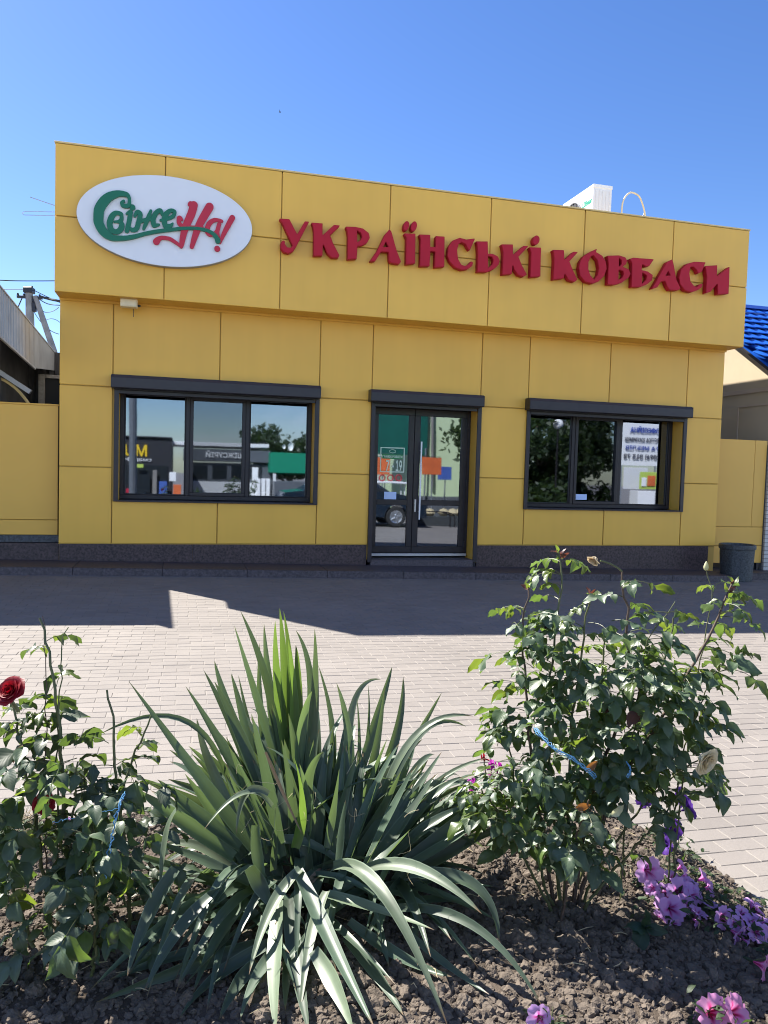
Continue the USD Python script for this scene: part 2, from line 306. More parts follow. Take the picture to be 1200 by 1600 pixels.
leaf_mat('rose_leaf_red', (.085, .035, .03), (.20, .06, .035), rough=.35, transl=.35)
leaf_mat('rose_leaf_brown', (.22, .09, .025), (.4, .16, .03), rough=.6, transl=.35)
leaf_mat('rose_leaf_pale', (.42, .42, .26), (.5, .5, .3), rough=.6, transl=.35)
leaf_mat('petunia_leaf', (.03, .055, .022), (.10, .18, .03), rough=.6, transl=.3)
leaf_mat('seedling_leaf', (.022, .05, .028), (.06, .14, .03), rough=.5, transl=.25)
mat('cane_green', (.075, .085, .03), .5, var=.3, scale=20)
mat('cane_brown', (.075, .05, .035), .7, var=.3, scale=20)
mat('rose_red', (.24, .003, .012), .5, var=.4, scale=40, transl=.3, tcol=(.42, .005, .015), bump=.15, bscale=90)
mat('rose_cream', (.80, .74, .56), .6, var=.1, scale=40, transl=.4, tcol=(.85, .75, .5))
mat('rose_withered', (.62, .52, .36), .75, var=.25, scale=60, transl=.3, tcol=(.7, .55, .35))
mat('magenta_petal', (.42, .02, .38), .6, var=.2, scale=40, transl=.4, tcol=(.7, .05, .6))
def petal_mat(name, rim, mid, core):
    MATS[name] = usdkit.material(stage, '/World/Looks/' + name, {
        'u': ('uvmap', {'attribute': 'st'}), 'x': ('separate_xyz', {}), 'r': ('rgb_ramp', {'ramp': [(0, core), (.12, core), (.34, mid), (.60, rim), (1, rim)]}),
        'v': ('math', {'math_type': 'multiply', 'value2': 31.416}), 'c': ('math', {'math_type': 'cosine'}), 'cm': ('map_range', {'from_min': .2, 'from_max': 1.0, 'to_min': 0.0, 'to_max': .16}), 'sb': ('math', {'math_type': 'subtract', 'use_clamp': True}),
        'p': ('principled_bsdf', {'roughness': .6, 'specular_ior_level': .3}), 't': ('translucent_bsdf', {}), 'm': ('mix_closure', {'fac': .42})},
        [('u.UV', 'x.vector'), ('x.y', 'v.value1'), ('v.value', 'c.value1'), ('c.value', 'cm.value'), ('x.x', 'sb.value1'), ('cm.result', 'sb.value2'), ('sb.value', 'r.fac'), ('r.color', 'p.base_color'), ('r.color', 't.color'), ('p.BSDF', 'm.closure1'), ('t.BSDF', 'm.closure2')], surface='m.closure')
petal_mat('petunia_pink', (.70, .42, .80), (.66, .26, .66), (.48, .06, .26))
petal_mat('petunia_violet', (.12, .045, .33), (.07, .02, .22), (.04, .01, .12))
petal_mat('petunia_rose', (.82, .36, .66), (.78, .14, .42), (.40, .02, .10))

# ------------------------------------------------------------------ ground and paving
PX, PY = 0.2085, 0.1043
BED_B, BED_R, BED_L, BED_F = -8.37, 3.93, -1.6, -10.75                        # the flower bed's edges
def bed_poly():
    return Polygon([(BED_L, BED_B), (2.75, BED_B), (3.25, -8.44), (3.66, -8.66), (3.86, -8.95), (BED_R, -9.3), (BED_R, BED_F), (BED_L, BED_F)])
BED = bed_poly()
xs = np.unique(np.r_[-160, -80, -40, np.arange(-24, 36, 4.0), 60, 100, 180]); ys = np.unique(np.r_[-160, -90, -60, np.arange(-48, 12, 4.0), 30, 60, 120, 220])
X, Y = np.meshgrid(xs, ys, indexing='ij'); Z = gz(X, Y) - .035
i, j = np.meshgrid(np.arange(len(xs) - 1), np.arange(len(ys) - 1), indexing='ij'); n = len(ys)
q = np.stack([i * n + j, (i + 1) * n + j, (i + 1) * n + j + 1, i * n + j + 1], -1).reshape(-1, 4)
tag(obj('ground', (np.stack([X, Y, Z], -1).reshape(-1, 3), q), 'asphalt'), kind='structure')
rng = np.random.default_rng(7)
paving = thing('paving', kind='structure')
def paver(cx, cy, lx, ly, rg):
    hx, hy = lx / 2 - .0010, ly / 2 - .0010; b = .0036; dz = rg.normal(0, .0008); tx, ty = rg.normal(0, .006), rg.normal(0, .008)
    c = np.array([[-1, -1], [1, -1], [1, 1], [-1, 1]])
    top = np.c_[c * [hx - b, hy - b], np.full(4, 0.0)]; mid = np.c_[c * [hx, hy], np.full(4, -b * .9)]; bot = np.c_[c * [hx, hy], np.full(4, -.03)]
    v = np.vstack([top, mid, bot]); v[:, 2] += dz + v[:, 0] * tx + v[:, 1] * ty
    v[:, 0] += cx; v[:, 1] += cy; v[:, 2] += gz(v[:, 0], v[:, 1])
    f = [[0, 1, 2], [0, 2, 3]]
    for a in range(4):
        d = (a + 1) % 4
        f += [[a + 4, d + 4, d], [a + 4, d, a], [a + 8, d + 8, d + 4], [a + 8, d + 4, a + 4]]
    return v, np.array(f)
cells = []
rows = int((YK + .06 - (-14.6)) / PY)
for rI in range(rows):
    cy = YK - .003 - PY * (rI + .5)
    wob = rng.normal(0, .006)
    for cI in range(int(17.5 / PX)):
        cx = -3.4 + PX * (cI + (.5 if rI % 2 else 0)) + wob + rng.normal(0, .0015)
        if BED.contains(Point(cx, cy)): continue
        if cy < -11 and not (1.5 < cx < 14): continue
        cells.append((cx, cy + rng.normal(0, .001)))
cells = np.array(cells)
pp, dep = proj(np.c_[cells, gz(cells[:, 0], cells[:, 1])])
infr = (dep > .5) & (pp[:, 0] > 5) & (pp[:, 0] < 1195) & (pp[:, 1] < 1590)
hidden = (pp[:, 0] > 240) & (pp[:, 0] < 690) & (pp[:, 1] > 1150) | (pp[:, 0] < 240) & (pp[:, 1] > 1120) | (pp[:, 0] > 760) & (pp[:, 0] < 1060) & (pp[:, 1] > 1010)
score = np.where(infr & ~hidden, 1 / np.maximum(dep, .1), 0)
big = set(np.argsort(-score)[:299].tolist())
stuffV, stuffF, stuffU, n = [], [], [], 0
for k, (cx, cy) in enumerate(cells):
    v, f = paver(cx, cy, PX, PY, rng); tone = float(np.clip(rng.normal(.5, .22), 0, 1)); uv = np.tile([tone, rng.random()], (len(v), 1))
    if k in big: obj('paver', (v, f), 'paver', paving, uv=uv)
    else:
        stuffV.append(v); stuffF.append(f + n); stuffU.append(uv); n += len(v)
tag(obj('paver_field', (np.vstack(stuffV), np.vstack(stuffF)), 'paver', paving, uv=np.vstack(stuffU)), kind='stuff')
jx, jy = np.meshgrid(np.linspace(-3.6, 14.3, 30), np.linspace(-14.8, YK + .05, 30), indexing='ij')
i, j = np.meshgrid(np.arange(29), np.arange(29), indexing='ij')
obj('joint_sand', (np.stack([jx, jy, gz(jx, jy) - .0030], -1).reshape(-1, 3), np.stack([i * 30 + j, (i + 1) * 30 + j, (i + 1) * 30 + j + 1, i * 30 + j + 1], -1).reshape(-1, 4)), 'sand_joint', paving)

# ------------------------------------------------------------------ granite step along the shop
def pz(x): return G0 + GX * x + .108                                          # top of the step
step = thing('granite_step', kind='structure')
x = -5.6
while x < 10.9:
    L = min(1.18, 10.93 - x); a, b2 = x + .002, x + L - .002
    v, f = box(a, b2, YK, .04, -.3, 0, .006); v[:, 2] += np.where(v[:, 2] > -.1, pz(v[:, 0]), 0); obj('step_slab', (v, f), 'granite_step', step); x += L
v, f = box(10.95, 14.0, -.22, .6, -.5, 0, .006); v[:, 2] += np.where(v[:, 2] > -.1, pz(v[:, 0]) - .02, 0); obj('step_slab', (v, f), 'granite_step', step)

# ------------------------------------------------------------------ the shop
W = 11.159; ZB, Z1, Z2, ZS, ZM, ZT = .363, 1.488, 2.665, 3.887, 4.908, 5.881; FY = -.461
shop = thing('shop_building', 'flat-roofed yellow panel-clad shop with red lettering and roller-shuttered windows', 'shop', (0, 0, 0))
XL = [0, .732, 2.258, 3.786, 4.632, 6.485, 7.339, 8.856, 10.403, W]
XF = [-.006, 1.443, 3.084, 4.727, 6.368, 8.005, 9.66, 11.165]
G = .014
# openings: x0, x1, z0, z1
OW1, OD, OW2 = (.80, 3.745, 1.0, 2.68), (4.672, 6.455, .10, 2.68), (7.36, 10.375, .985, 2.68)
def panel(x0, x1, y, z0, z1, name='wall_panel', m='yellow_panel', t=.018):
    v, f = box(x0 + G / 2, x1 - G / 2, y, y + t, z0 + G / 2, z1 - G / 2, .005)
    v[:, 1] += rng.normal(0, .0012); obj(name, (v, f), m, shop)
# backing walls, in pieces round the openings, 3 cm behind the cladding
def wallbox(x0, x1, z0, z1, y0=.021, y1=.30): return box(x0, x1, y0, y1, z0, z1, .001)
back = [wallbox(.01, OW1[0], .12, 4.0), wallbox(OW1[1], OD[0], .12, 4.0), wallbox(OD[1], OW2[0], .06, 4.0), wallbox(OW2[1], W - .01, -.1, 4.0)]
back += [wallbox(o[0], o[1], o[3], 4.0) for o in (OW1, OD, OW2)] + [wallbox(o[0], o[1], .1, o[2]) for o in (OW1, OW2)]
obj('wall', join(back), 'joint_dark', shop)
obj('side_wall', join([box(.01, .25, .305, 8.5, -.2, 5.3, .002), box(W - .25, W - .01, .305, 8.5, -.4, 5.3, .002), box(.255, W - .255, 8.25, 8.5, -.4, 5.3, .002)]), 'plaster_grey', shop)
obj('roof', box(.255, W - .255, .305, 8.245, 4.05, 4.3, .002), 'roof_grey', shop)
for c in range(9):
    x0, x1 = XL[c], XL[c + 1]
    zt = ZS + .02
    if c in (1, 2): panel(x0, x1, 0, ZB, OW1[2]); panel(x0, x1, 0, OW1[3] - .02, zt)
    elif c in (6, 7): panel(x0, x1, 0, ZB, OW2[2]); panel(x0, x1, 0, OW2[3] - .02, zt)
    elif c == 4: panel(x0, x1, 0, OD[3] - .02, zt)
    else: panel(x0, x1, 0, ZB, Z1); panel(x0, x1, 0, Z1, Z2); panel(x0, x1, 0, Z2, zt)
# slivers of cladding between panel joint and opening edge are the guide rails' backing
for o, y0 in ((OW1, 0), (OD, 0), (OW2, 0)):
    rv = [box(o[0], o[0] + .012, .036, GL + .02, o[2], o[3], .001), box(o[1] - .012, o[1], .036, GL + .02, o[2], o[3], .001)]
    for r_ in rv: obj('reveal_panel', r_, 'yellow_panel', shop)
# fascia
obj('fascia_frame', join([box(.012, W - .012, FY + .021, FY + .09, ZS + .03, ZT - .02, .002), box(.012, W - .012, FY + .095, .29, 5.4, ZT - .03, .002)]), 'joint_dark', shop)
for c in range(7):
    for z0, z1 in ((ZS - .005, ZM), (ZM, ZT)): panel(XF[c], XF[c + 1], FY, z0, z1, 'fascia_panel')
for s, x in ((0, -.004), (1, W - .028)):
    obj('fascia_end_panel', box(x, x + .03, FY + .036, .6, ZS, ZT - .004, .003), 'yellow_panel', shop)
    obj('parapet_panel', box(x, x + .03, .606, 8.5, 4.2, 5.87, .003), 'plaster_grey', shop)
obj('coping', box(-.012, W + .012, FY - .008, .32, ZT - .003, ZT + .022, .004), 'coping', shop)
for c in range(8):
    a, b2 = XL[0] + c * W / 8, XL[0] + (c + 1) * W / 8
    obj('soffit_panel', box(a + .0006, b2 - .0006, FY + .019, -.037, ZS + .004, ZS + .028, .001), 'yellow_panel', shop)
obj('soffit_trim', box(0, W, -.036, -.004, ZS - .028, ZS + .02, .004), 'yellow_panel', shop)
# plinth
xx = [.012, 1.9, 3.3, OD[0] - .055]; xr = [OD[1] + .05, 8.0, 9.6, 11.02]
for seq in (xx, xr):
    for a, b2 in zip(seq[:-1], seq[1:]):
        v, f = box(a + .001, b2 - .001, .008, .0205, -.35, ZB - .004, .002); obj('plinth_slab', (v, f), 'granite_dark', shop)
obj('drip_strip', join([box(.0, OD[0] - .05, .004, .03, ZB - .006, ZB + .004, .001), box(OD[1] + .05, W, .004, .03, ZB - .006, ZB + .004, .001)]), 'joint_dark', shop)

# windows and door: the frames stand at the back of the reveals
def frame_bars(x0, x1, z0, z1, splits, w, y0, y1):
    out = [box(x0, x1, y0, y1, z1 - w, z1, .004), box(x0, x1, y0, y1, z0, z0 + w, .004), box(x0, x0 + w, y0 + .001, y1, z0 + w, z1 - w, .004), box(x1 - w, x1, y0 + .001, y1, z0 + w, z1 - w, .004)]
    for s in splits: out.append(box(s - w / 2, s + w / 2, y0 + .002, y1, z0 + w, z1 - w, .004))
    return join(out)
def X_(px, py, y=.31): return float(on(px, py, y)[0])
def Z_(px, py, y=.31): return float(on(px, py, y)[2])
def pane_obj(parent, x0, x1, z0, z1, y=GL, m='pane_glass', tilt=0.0, name='pane'):
    v, f = box(x0, x1, y, y + .006, z0, z1, .001); v[:, 1] += tilt * (v[:, 0] - (x0 + x1) / 2); return obj(name, (v, f), m, parent)
def shutter(o, parent_win, zt=2.835, zb=2.64, dx0=.075, dx1=.03, y0=-.2):
    a, b2 = o[0] - dx0, o[1] + dx1
    pr = Polygon([(y0 + .012, zb), (.0 - .004, zb), (-.004, zt), (y0 + .035, zt), (y0, zt - .05), (y0, zb + .012)])
    m = trimesh.creation.extrude_polygon(pr, b2 - a); v = np.array(m.vertices); f = np.array(m.faces)
    obj('shutter_box', (np.stack([v[:, 2] + a, v[:, 0], v[:, 1]], 1), f), 'shutter_dark', parent_win)
    for q0 in (a - .004, b2): obj('shutter_end_cap', box(q0, q0 + .004, y0 + .004, -.006, zb + .004, zt - .012, .001), 'frame_dark', parent_win)
    obj('shutter_slot', box(a + .03, b2 - .03, y0 + .10, y0 + .15, zb - .014, zb - .001, .002), 'frame_black', parent_win)
    obj('shutter_end_slat', box(a + .09, b2 - .06, -.045, -.022, zb - .065, zb - .016, .003), 'shutter_dark', parent_win)
def rails(o, parent_win, wl=.06, wr=.062, z0=None):
    z0 = o[2] - .01 if z0 is None else z0
    obj('guide_rail', box(o[0] - .045, o[0] + .022, -.036, -.004, z0, 2.655, .003), 'shutter_dark', parent_win)
    obj('guide_rail', box(o[1] - .022, o[1] + .045, -.036, -.004, z0, 2.655, .003), 'shutter_dark', parent_win)
def window(o, panes, sash):
    x0, x1, z0, z1 = o[0] + .014, o[1] - .014, o[2] + .02, o[3] - .01
    sp = [(panes[0][1] + panes[1][0]) / 2, (panes[1][1] + panes[2][0]) / 2]
    fr = obj('window', frame_bars(x0, x1, z0, z1, sp, .062, .30, .372), 'frame_dark', shop)
    zz0, zz1 = z0 + .062, z1 - .062
    edges = [x0 + .062, sp[0] - .031, sp[0] + .031, sp[1] - .031, sp[1] + .031, x1 - .062]
    for k in range(3):
        a, b2 = edges[2 * k], edges[2 * k + 1]; pa, pb, pb0, pt = panes[k]
        w = .052 if k == sash else .018
        sd = frame_bars(a + .0015, b2 - .0015, zz0 + .0015, zz1 - .0015, [], w, .288 if k == sash else .318, .36)
        obj('sash', sd, 'frame_black' if k != sash else 'frame_dark', fr)
        pane_obj(fr, a + w, b2 - w, zz0 + w, zz1 - w, m='pane_glass' if k != sash else 'pane_glass_dim', tilt=[.0008, -.0012, .0006][k])
    obj('window_sill', box(o[0] - .03, o[1] + .03, -.03, .298, o[2] - .012, o[2] + .012, .003), 'shutter_dark', fr)
    obj('window_head', box(x0, x1, .04, .298, z1 + .001, z1 + .008, .001), 'shutter_dark', fr)
    shutter(o, fr); rails(o, fr)
    return fr
window(OW1, [(X_(193.5, 700), X_(285.4, 700), 0, 0), (X_(300.8, 700), X_(378.7, 700), 0, 0), (X_(394, 700), X_(479, 700), 0, 0)], 1)
window(OW2, [(X_(827, 720), X_(888, 720), 0, 0), (X_(901, 720), X_(961, 720), 0, 0), (X_(974, 720), X_(1038, 720), 0, 0)], 1)
# the double door
dz0, dz1 = .165, OD[3] - .03; dx0, dx1 = OD[0] + .014, OD[1] - .014
door = obj('door', frame_bars(dx0, dx1, dz0 - .02, dz1, [], .058, .30, .375), 'frame_dark', shop)
mid = X_(645, 750)
def leaf(x0, x1, zs_, pa):
    lf = obj('door_leaf', join([box(x0, x1, .285, .345, dz0 + .04, dz0 + .145, .004), box(x0, x1, .285, .345, dz1 - .17, dz1 - .062, .004), box(x0, x0 + pa[0], .286, .345, dz0 + .145, dz1 - .17, .004), box(x1 - pa[1], x1, .286, .345, dz0 + .145, dz1 - .17, .004), box(x0 + pa[0], x1 - pa[1], .287, .345, zs_ - .045, zs_ + .045, .004)]), 'frame_dark', door)
    return lf
zs_ = Z_(612, 784.5)
l1 = leaf(dx0 + .06, mid - .004, zs_, (.085, .09)); l2 = leaf(mid + .004, dx1 - .06, zs_, (.10, .10))
for x0, x1 in ((dx0 + .06 + .085, mid - .004 - .09), (mid + .004 + .10, dx1 - .06 - .10)):
    pane_obj(door, x0, x1, zs_ + .045, dz1 - .17, y=.315, tilt=.002 if x0 < mid else -.002); pane_obj(door, x0, x1, dz0 + .145, zs_ - .045, y=.315, tilt=.002 if x0 < mid else -.002)
hx = X_(657, 750, .22)
hh = obj('door_handle', tube([(hx, .225, Z_(657, 812, .22)), (hx, .225, Z_(657, 690, .22))], .014, 10), 'white_plastic', door)
obj('handle_mount', join([tube([(hx, .285, z), (hx, .235, z)], .010, 8) for z in (Z_(657, 800, .22), Z_(657, 704, .22))]), 'aluminium', hh)
obj('door_lock', box(hx - .075, hx - .045, .275, .284, Z_(652, 800), Z_(652, 780), .003), 'aluminium', door)
for z in (Z_(730, 850), Z_(730, 755), Z_(730, 665)): obj('hinge', tube([(dx1 - .058, .275, z - .05), (dx1 - .058, .275, z + .05)], .013, 8), 'frame_black', door)
obj('threshold', box(dx0, dx1 - .02, .245, .30, dz0 - .018, dz0 + .03, .004), 'aluminium', door)
obj('door_step', box(OD[0] + .005, OD[1] - .003, -.03, .295, -.25, .118, .005), 'granite_step', door)
obj('step_riser', box(OD[1] + .0, OD[1] + .05, .036, .30, -.1, .34, .002), 'granite_dark', door)
shutter(OD, door, 2.83, 2.64, .095, .02); rails(OD, door, z0=.08)
obj('guide_rail', box(OD[1] - .02, OD[1] + .02, -.03, -.006, -.03, .078, .002), 'frame_black', door)
# the dim room behind the glass
room = join([box(.3, W - .3, 4.0, 4.1, .12, 4.04, .002), box(.3, .4, .6, 3.99, .12, 4.04, .002), box(W - .4, W - .3, .6, 3.99, .12, 4.04, .002), box(.41, W - .41, .39, 3.99, 3.3, 3.36, .002)])
obj('room_wall', room, 'room_wall', shop); obj('room_floor', box(.31, W - .31, .38, 3.99, .06, .115, .002), 'room_floor', shop)
# display fridges and a counter that dim shapes show inside
for k, (a, b2) in enumerate(((1.0, 3.3), (7.7, 9.9))):
    obj('counter', join([box(a, b2, 1.5, 2.2, .12, 1.05, .01), box(a - .03, b2 + .03, 1.45, 2.25, 1.055, 1.10, .005)]), 'grey_plastic', shop)

# ------------------------------------------------------------------ signs on the fascia
LET = {  # outlines read off the sign: crop origin, scale, polygons (outer, holes) and dots
 'A': (430, 330, 8.0), 'B': (570, 335, 8.0), 'C': (690, 355, 7.5), 'D': (855, 375, 8.0), 'E': (980, 390, 7.06)}
GLY = [
 ('A', [[(45, 90), (178, 97), (275, 285), (372, 125), (428, 128), (330, 315), (265, 440), (225, 500), (170, 528), (110, 512), (70, 460), (66, 400), (95, 362), (122, 372), (122, 410), (150, 448), (190, 455), (218, 430), (150, 280), (85, 140)]], []),
 ('A', [[(450, 140), (595, 150), (592, 300), (735, 170), (818, 175), (688, 300), (725, 400), (805, 550), (790, 582), (710, 580), (655, 530), (598, 400), (592, 555), (480, 558), (482, 250), (468, 180)]], []),
 ('A', [[(878, 190), (1010, 195), (1100, 215), (1170, 270), (1185, 330), (1150, 395), (1080, 432), (1030, 437), (1020, 595), (905, 602), (908, 300), (898, 240)], [(1028, 245), (1070, 275), (1082, 320), (1062, 360), (1030, 378)]], []),
 ('B', [[(310, 185), (335, 215), (400, 450), (455, 590), (430, 622), (330, 605), (302, 575), (298, 470), (205, 465), (130, 585), (62, 585), (150, 460), (255, 245)], [(265, 345), (292, 402), (238, 402)]], []),
 ('B', [[(488, 235), (635, 238), (630, 612), (515, 625), (520, 300), (505, 262)]], [(520, 142, 36, 62), (615, 147, 38, 64)]),
 ('B', [[(675, 248), (820, 254), (820, 405), (884, 407), (888, 268), (1000, 275), (995, 655), (875, 662), (880, 462), (820, 457), (812, 645), (690, 648), (698, 310), (688, 270)]], []),
 ('C', [[(395, 130), (330, 275), (305, 240), (280, 195), (232, 175), (200, 200), (183, 270), (195, 370), (230, 435), (275, 455), (318, 430), (345, 397), (372, 412), (360, 455), (310, 490), (240, 502), (160, 470), (95, 400), (68, 330), (80, 230), (130, 155), (215, 122), (290, 142)]], []),
 ('C', [[(405, 163), (543, 165), (545, 310), (600, 310), (660, 340), (682, 390), (670, 440), (610, 495), (530, 525), (420, 524), (426, 300), (418, 200)], [(548, 342), (590, 348), (605, 385), (595, 430), (550, 468)]], []),
 ('C', [[(700, 198), (838, 200), (838, 322), (960, 218), (1022, 220), (903, 345), (940, 440), (1002, 555), (960, 580), (900, 560), (850, 490), (835, 415), (825, 548), (712, 557), (722, 300), (712, 235)]], []),
 ('C', [[(1025, 232), (1168, 238), (1160, 575), (1040, 585), (1050, 300), (1040, 262)]], [(1110, 150, 40, 56)]),
 ('D', [[(68, 122), (212, 125), (215, 248), (330, 145), (390, 148), (280, 265), (320, 370), (382, 495), (340, 525), (270, 500), (222, 415), (208, 478), (75, 496), (88, 250), (82, 160)]], []),
 ('D', [[(628, 105), (612, 148), (690, 195), (735, 270), (745, 360), (715, 450), (640, 520), (565, 545), (480, 520), (415, 450), (395, 350), (410, 270), (455, 200), (530, 150)], [(578, 195), (625, 250), (645, 345), (630, 430), (590, 488), (545, 440), (520, 360), (522, 275), (552, 205)]], []),
 ('D', [[(748, 195), (900, 190), (980, 215), (1005, 260), (985, 305), (945, 332), (1020, 365), (1045, 420), (1020, 470), (930, 535), (840, 560), (755, 554), (768, 300), (760, 225)], [(902, 228), (928, 252), (928, 300), (902, 328)], [(900, 375), (948, 388), (955, 430), (935, 470), (895, 492)]], []),
 ('E', [[(30, 100), (70, 88), (298, 105), (245, 182), (210, 187), (168, 160), (163, 225), (230, 240), (285, 280), (275, 340), (215, 385), (150, 412), (48, 412), (55, 150)], [(172, 255), (215, 285), (210, 330), (168, 370)]], []),
 ('E', [[(500, 106), (515, 160), (545, 330), (592, 430), (560, 450), (468, 446), (440, 400), (420, 347), (375, 350), (335, 415), (268, 436), (310, 370), (380, 240), (440, 135)], [(455, 240), (475, 282), (430, 285)]], []),
 ('E', [[(868, 138), (825, 245), (785, 264), (765, 220), (735, 190), (700, 190), (688, 260), (700, 350), (740, 400), (770, 412), (800, 380), (837, 375), (825, 415), (780, 445), (715, 470), (640, 450), (585, 380), (573, 310), (595, 220), (660, 155), (740, 133)]], []),
 ('E', [[(862, 180), (995, 170), (992, 292), (1132, 185), (1122, 487), (1000, 495), (998, 372), (920, 465), (868, 482), (880, 300)]], []),
]
letters = thing('letter_sign', 'red raised lettering reading УКРАЇНСЬКІ КОВБАСИ along the fascia', 'sign', (6.9, -.5, 4.95))
def curve_poly(pts, y, n=6):
    """closed outline through the points, corners kept where they are sharp"""
    P = np.array([[on(a, b, y)[0], on(a, b, y)[2]] for a, b in pts]); return Polygon(P)
YF = FY - .115
for crop, polys, dots in GLY:
    ox, oy, s = LET[crop]; T = lambda p: (ox + p[0] / s, oy + p[1] / s)
    g = curve_poly([T(p) for p in polys[0]], YF).buffer(0)
    g = g.buffer(-.008, join_style=1, quad_segs=4).buffer(.016, join_style=1, quad_segs=4).buffer(-.008, join_style=1, quad_segs=4)
    for h in polys[1:]: g = g.difference(curve_poly([T(p) for p in h], YF).buffer(0).buffer(.004, quad_segs=3))
    for cx, cy, rx, ry in dots:
        a = np.linspace(0, 2 * np.pi, 22)[:-1]; t = .22
        ex, ey = rx * np.cos(a), ry * np.sin(a); g = g.union(curve_poly([T((cx + u * math.cos(t) - v * math.sin(t), cy + u * math.sin(t) + v * math.cos(t))) for u, v in zip(ex, ey)], YF))
    solid = extrude(g, .088)
    face = extrude(g.buffer(-.006), .006)
    obj('letter', join([shift(solid, (0, YF + .094, 0)), shift(face, (0, YF + .006, 0))]), 'letter_red', letters)
# oval sign
OV = (1.472, 4.955, 1.185, .622)
def ellipse(a, b, n=96, cx=OV[0], cz=OV[1]):
    t = np.linspace(0, 2 * np.pi, n + 1)[:-1]; return Polygon(np.stack([cx + a * np.cos(t), cz + b * np.sin(t)], 1))
oval = thing('oval_sign', 'white oval sign reading Свіже На! in green and red script', 'sign', (OV[0], FY - .05, OV[1]))
obj('sign_case', shift(extrude(ellipse(OV[2], OV[3]), .085), (0, FY - .006, 0)), 'grey_plastic', oval)
obj('sign_face', shift(extrude(ellipse(OV[2] - .004, OV[3] - .004), .012), (0, FY - .0915, 0)), 'sign_white', oval)
SF, SG = (115, 270, 7.5), (225, 300, 6.857)
STR = [
 ('logo_green', SF, [(590, 338, 12), (566, 362, 16), (585, 392, 20), (625, 398, 20), (655, 370, 16), (655, 310, 15), (622, 262, 22), (540, 250, 28), (440, 277, 38), (352, 350, 45), (297, 460, 46), (292, 560, 45), (330, 665, 42), (400, 738, 36), (480, 772, 27), (580, 773, 23), (700, 757, 20), (850, 717, 18), (1000, 690, 18), (1150, 672, 17), (1274, 659, 16), (1389, 656, 15), (1500, 667, 16), (1606, 703, 18), (1670, 760, 21), (1690, 805, 26)]),
 ('logo_green', SF, [(520, 580, 12), (565, 540, 18), (560, 490, 18), (505, 474, 20), (445, 525, 26), (424, 600, 27), (440, 670, 27), (500, 698, 24), (552, 668, 26), (568, 615, 24), (535, 578, 16), (480, 578, 10)]),
 ('logo_green', SF, [(622, 485, 10), (670, 462, 20), (660, 530, 22), (642, 620, 22), (625, 688, 20)]),
 ('logo_green', SF, [(690, 410, 27), (691, 411, 27)]),
 ('logo_green', SF, [(718, 512, 13), (755, 464, 20), (782, 492, 23), (762, 585, 23), (738, 660, 22), (695, 678, 20), (668, 652, 11)]),
 ('logo_green', SF, [(906, 448, 12), (872, 540, 20), (820, 662, 13)]),
 ('logo_green', SF, [(745, 600, 15), (830, 560, 17), (930, 545, 17)]),
 ('logo_green', SF, [(1040, 492, 16), (1012, 446, 20), (965, 478, 22), (932, 560, 24), (945, 622, 22), (1000, 612, 11)]),
 ('logo_green', SF, [(1018, 562, 11), (1100, 545, 16), (1168, 512, 18), (1186, 466, 17), (1150, 446, 18), (1085, 490, 24), (1062, 565, 26), (1082, 632, 22), (1130, 628, 18), (1162, 600, 10)]),
 ('logo_red', SG, [(484, 140, 14), (500, 130, 22)]),
 ('logo_red', SG, [(534, 146, 35), (510, 230, 35), (467, 330, 33), (424, 450, 28), (404, 560, 22), (400, 595, 12)]),
 ('logo_red', SG, [(400, 592, 12), (340, 545, 15), (262, 502, 17), (192, 494, 17), (150, 515, 24), (133, 536, 29)]),
 ('logo_red', SG, [(702, 164, 36), (644, 262, 35), (594, 350, 32), (549, 470, 27), (512, 590, 19)]),
 ('logo_red', SG, [(405, 300, 12), (380, 285, 22), (372, 322, 19), (402, 364, 18), (470, 386, 18), (560, 386, 17), (622, 382, 14)]),
 ('logo_red', SG, [(832, 318, 14), (765, 304, 17), (695, 348, 22), (675, 415, 22), (712, 462, 19), (770, 435, 15), (805, 350, 19), (785, 440, 19), (800, 486, 12)]),
 ('logo_red', SG, [(945, 282, 25), (890, 382, 23), (842, 480, 18), (816, 552, 8)]),
 ('logo_red', SG, [(783, 612, 26), (784, 613, 26)]),
]
YO = FY - .104
for kI, (m, (ox, oy, s), pts) in enumerate(STR):
    P = np.array(pts, float); c = smoothpath(P, 14 * len(P)) if len(P) > 2 else P
    parts_ = []
    pxs = np.c_[ox + c[:, 0] / s, oy + c[:, 1] / s]; rr = c[:, 2] / s * .0108
    W3 = np.array([on(a, b, YO) for a, b in pxs])
    blobs = [Point(w[0], w[2]).buffer(max(r_, .004), quad_segs=6) for w, r_ in zip(W3, rr)]
    g = unary_union([blobs[a].union(blobs[a + 1]).convex_hull for a in range(len(blobs) - 1)]).simplify(.0012)
    dd = .022 if m == 'logo_red' else .036 if kI == 0 else .026
    obj('script_letter', shift(extrude(g, dd), (0, YO - .0004 * kI, 0)), m, oval)

# ------------------------------------------------------------------ things on and beside the shop
lamp = thing('security_lamp', 'small cream box light fixed under the left end of the fascia', 'lamp', (.95, -.2, 3.86))
obj('lamp_case', box(.845, 1.078, -.33, -.18, 3.782, 3.90, .012), 'off_white', lamp)
obj('lamp_lens', box(.86, 1.06, -.335, -.3305, 3.80, 3.886, .004), 'off_white', lamp)
obj('sensor', lathe([(0, 0), (.018, .002), (.02, .03), (0, .034)], 12, (1.10, -.25, 3.80)), 'black', lamp)
obj('bracket', bar((.96, -.175, 3.84), (.96, -.01, 3.84), .03, .02), 'grey_plastic', lamp)
obj('cable', tube([(1.02, -.17, 3.785), (1.02, -.16, 3.74), (1.02, -.155, 3.67)], .006, 6), 'wire', lamp)
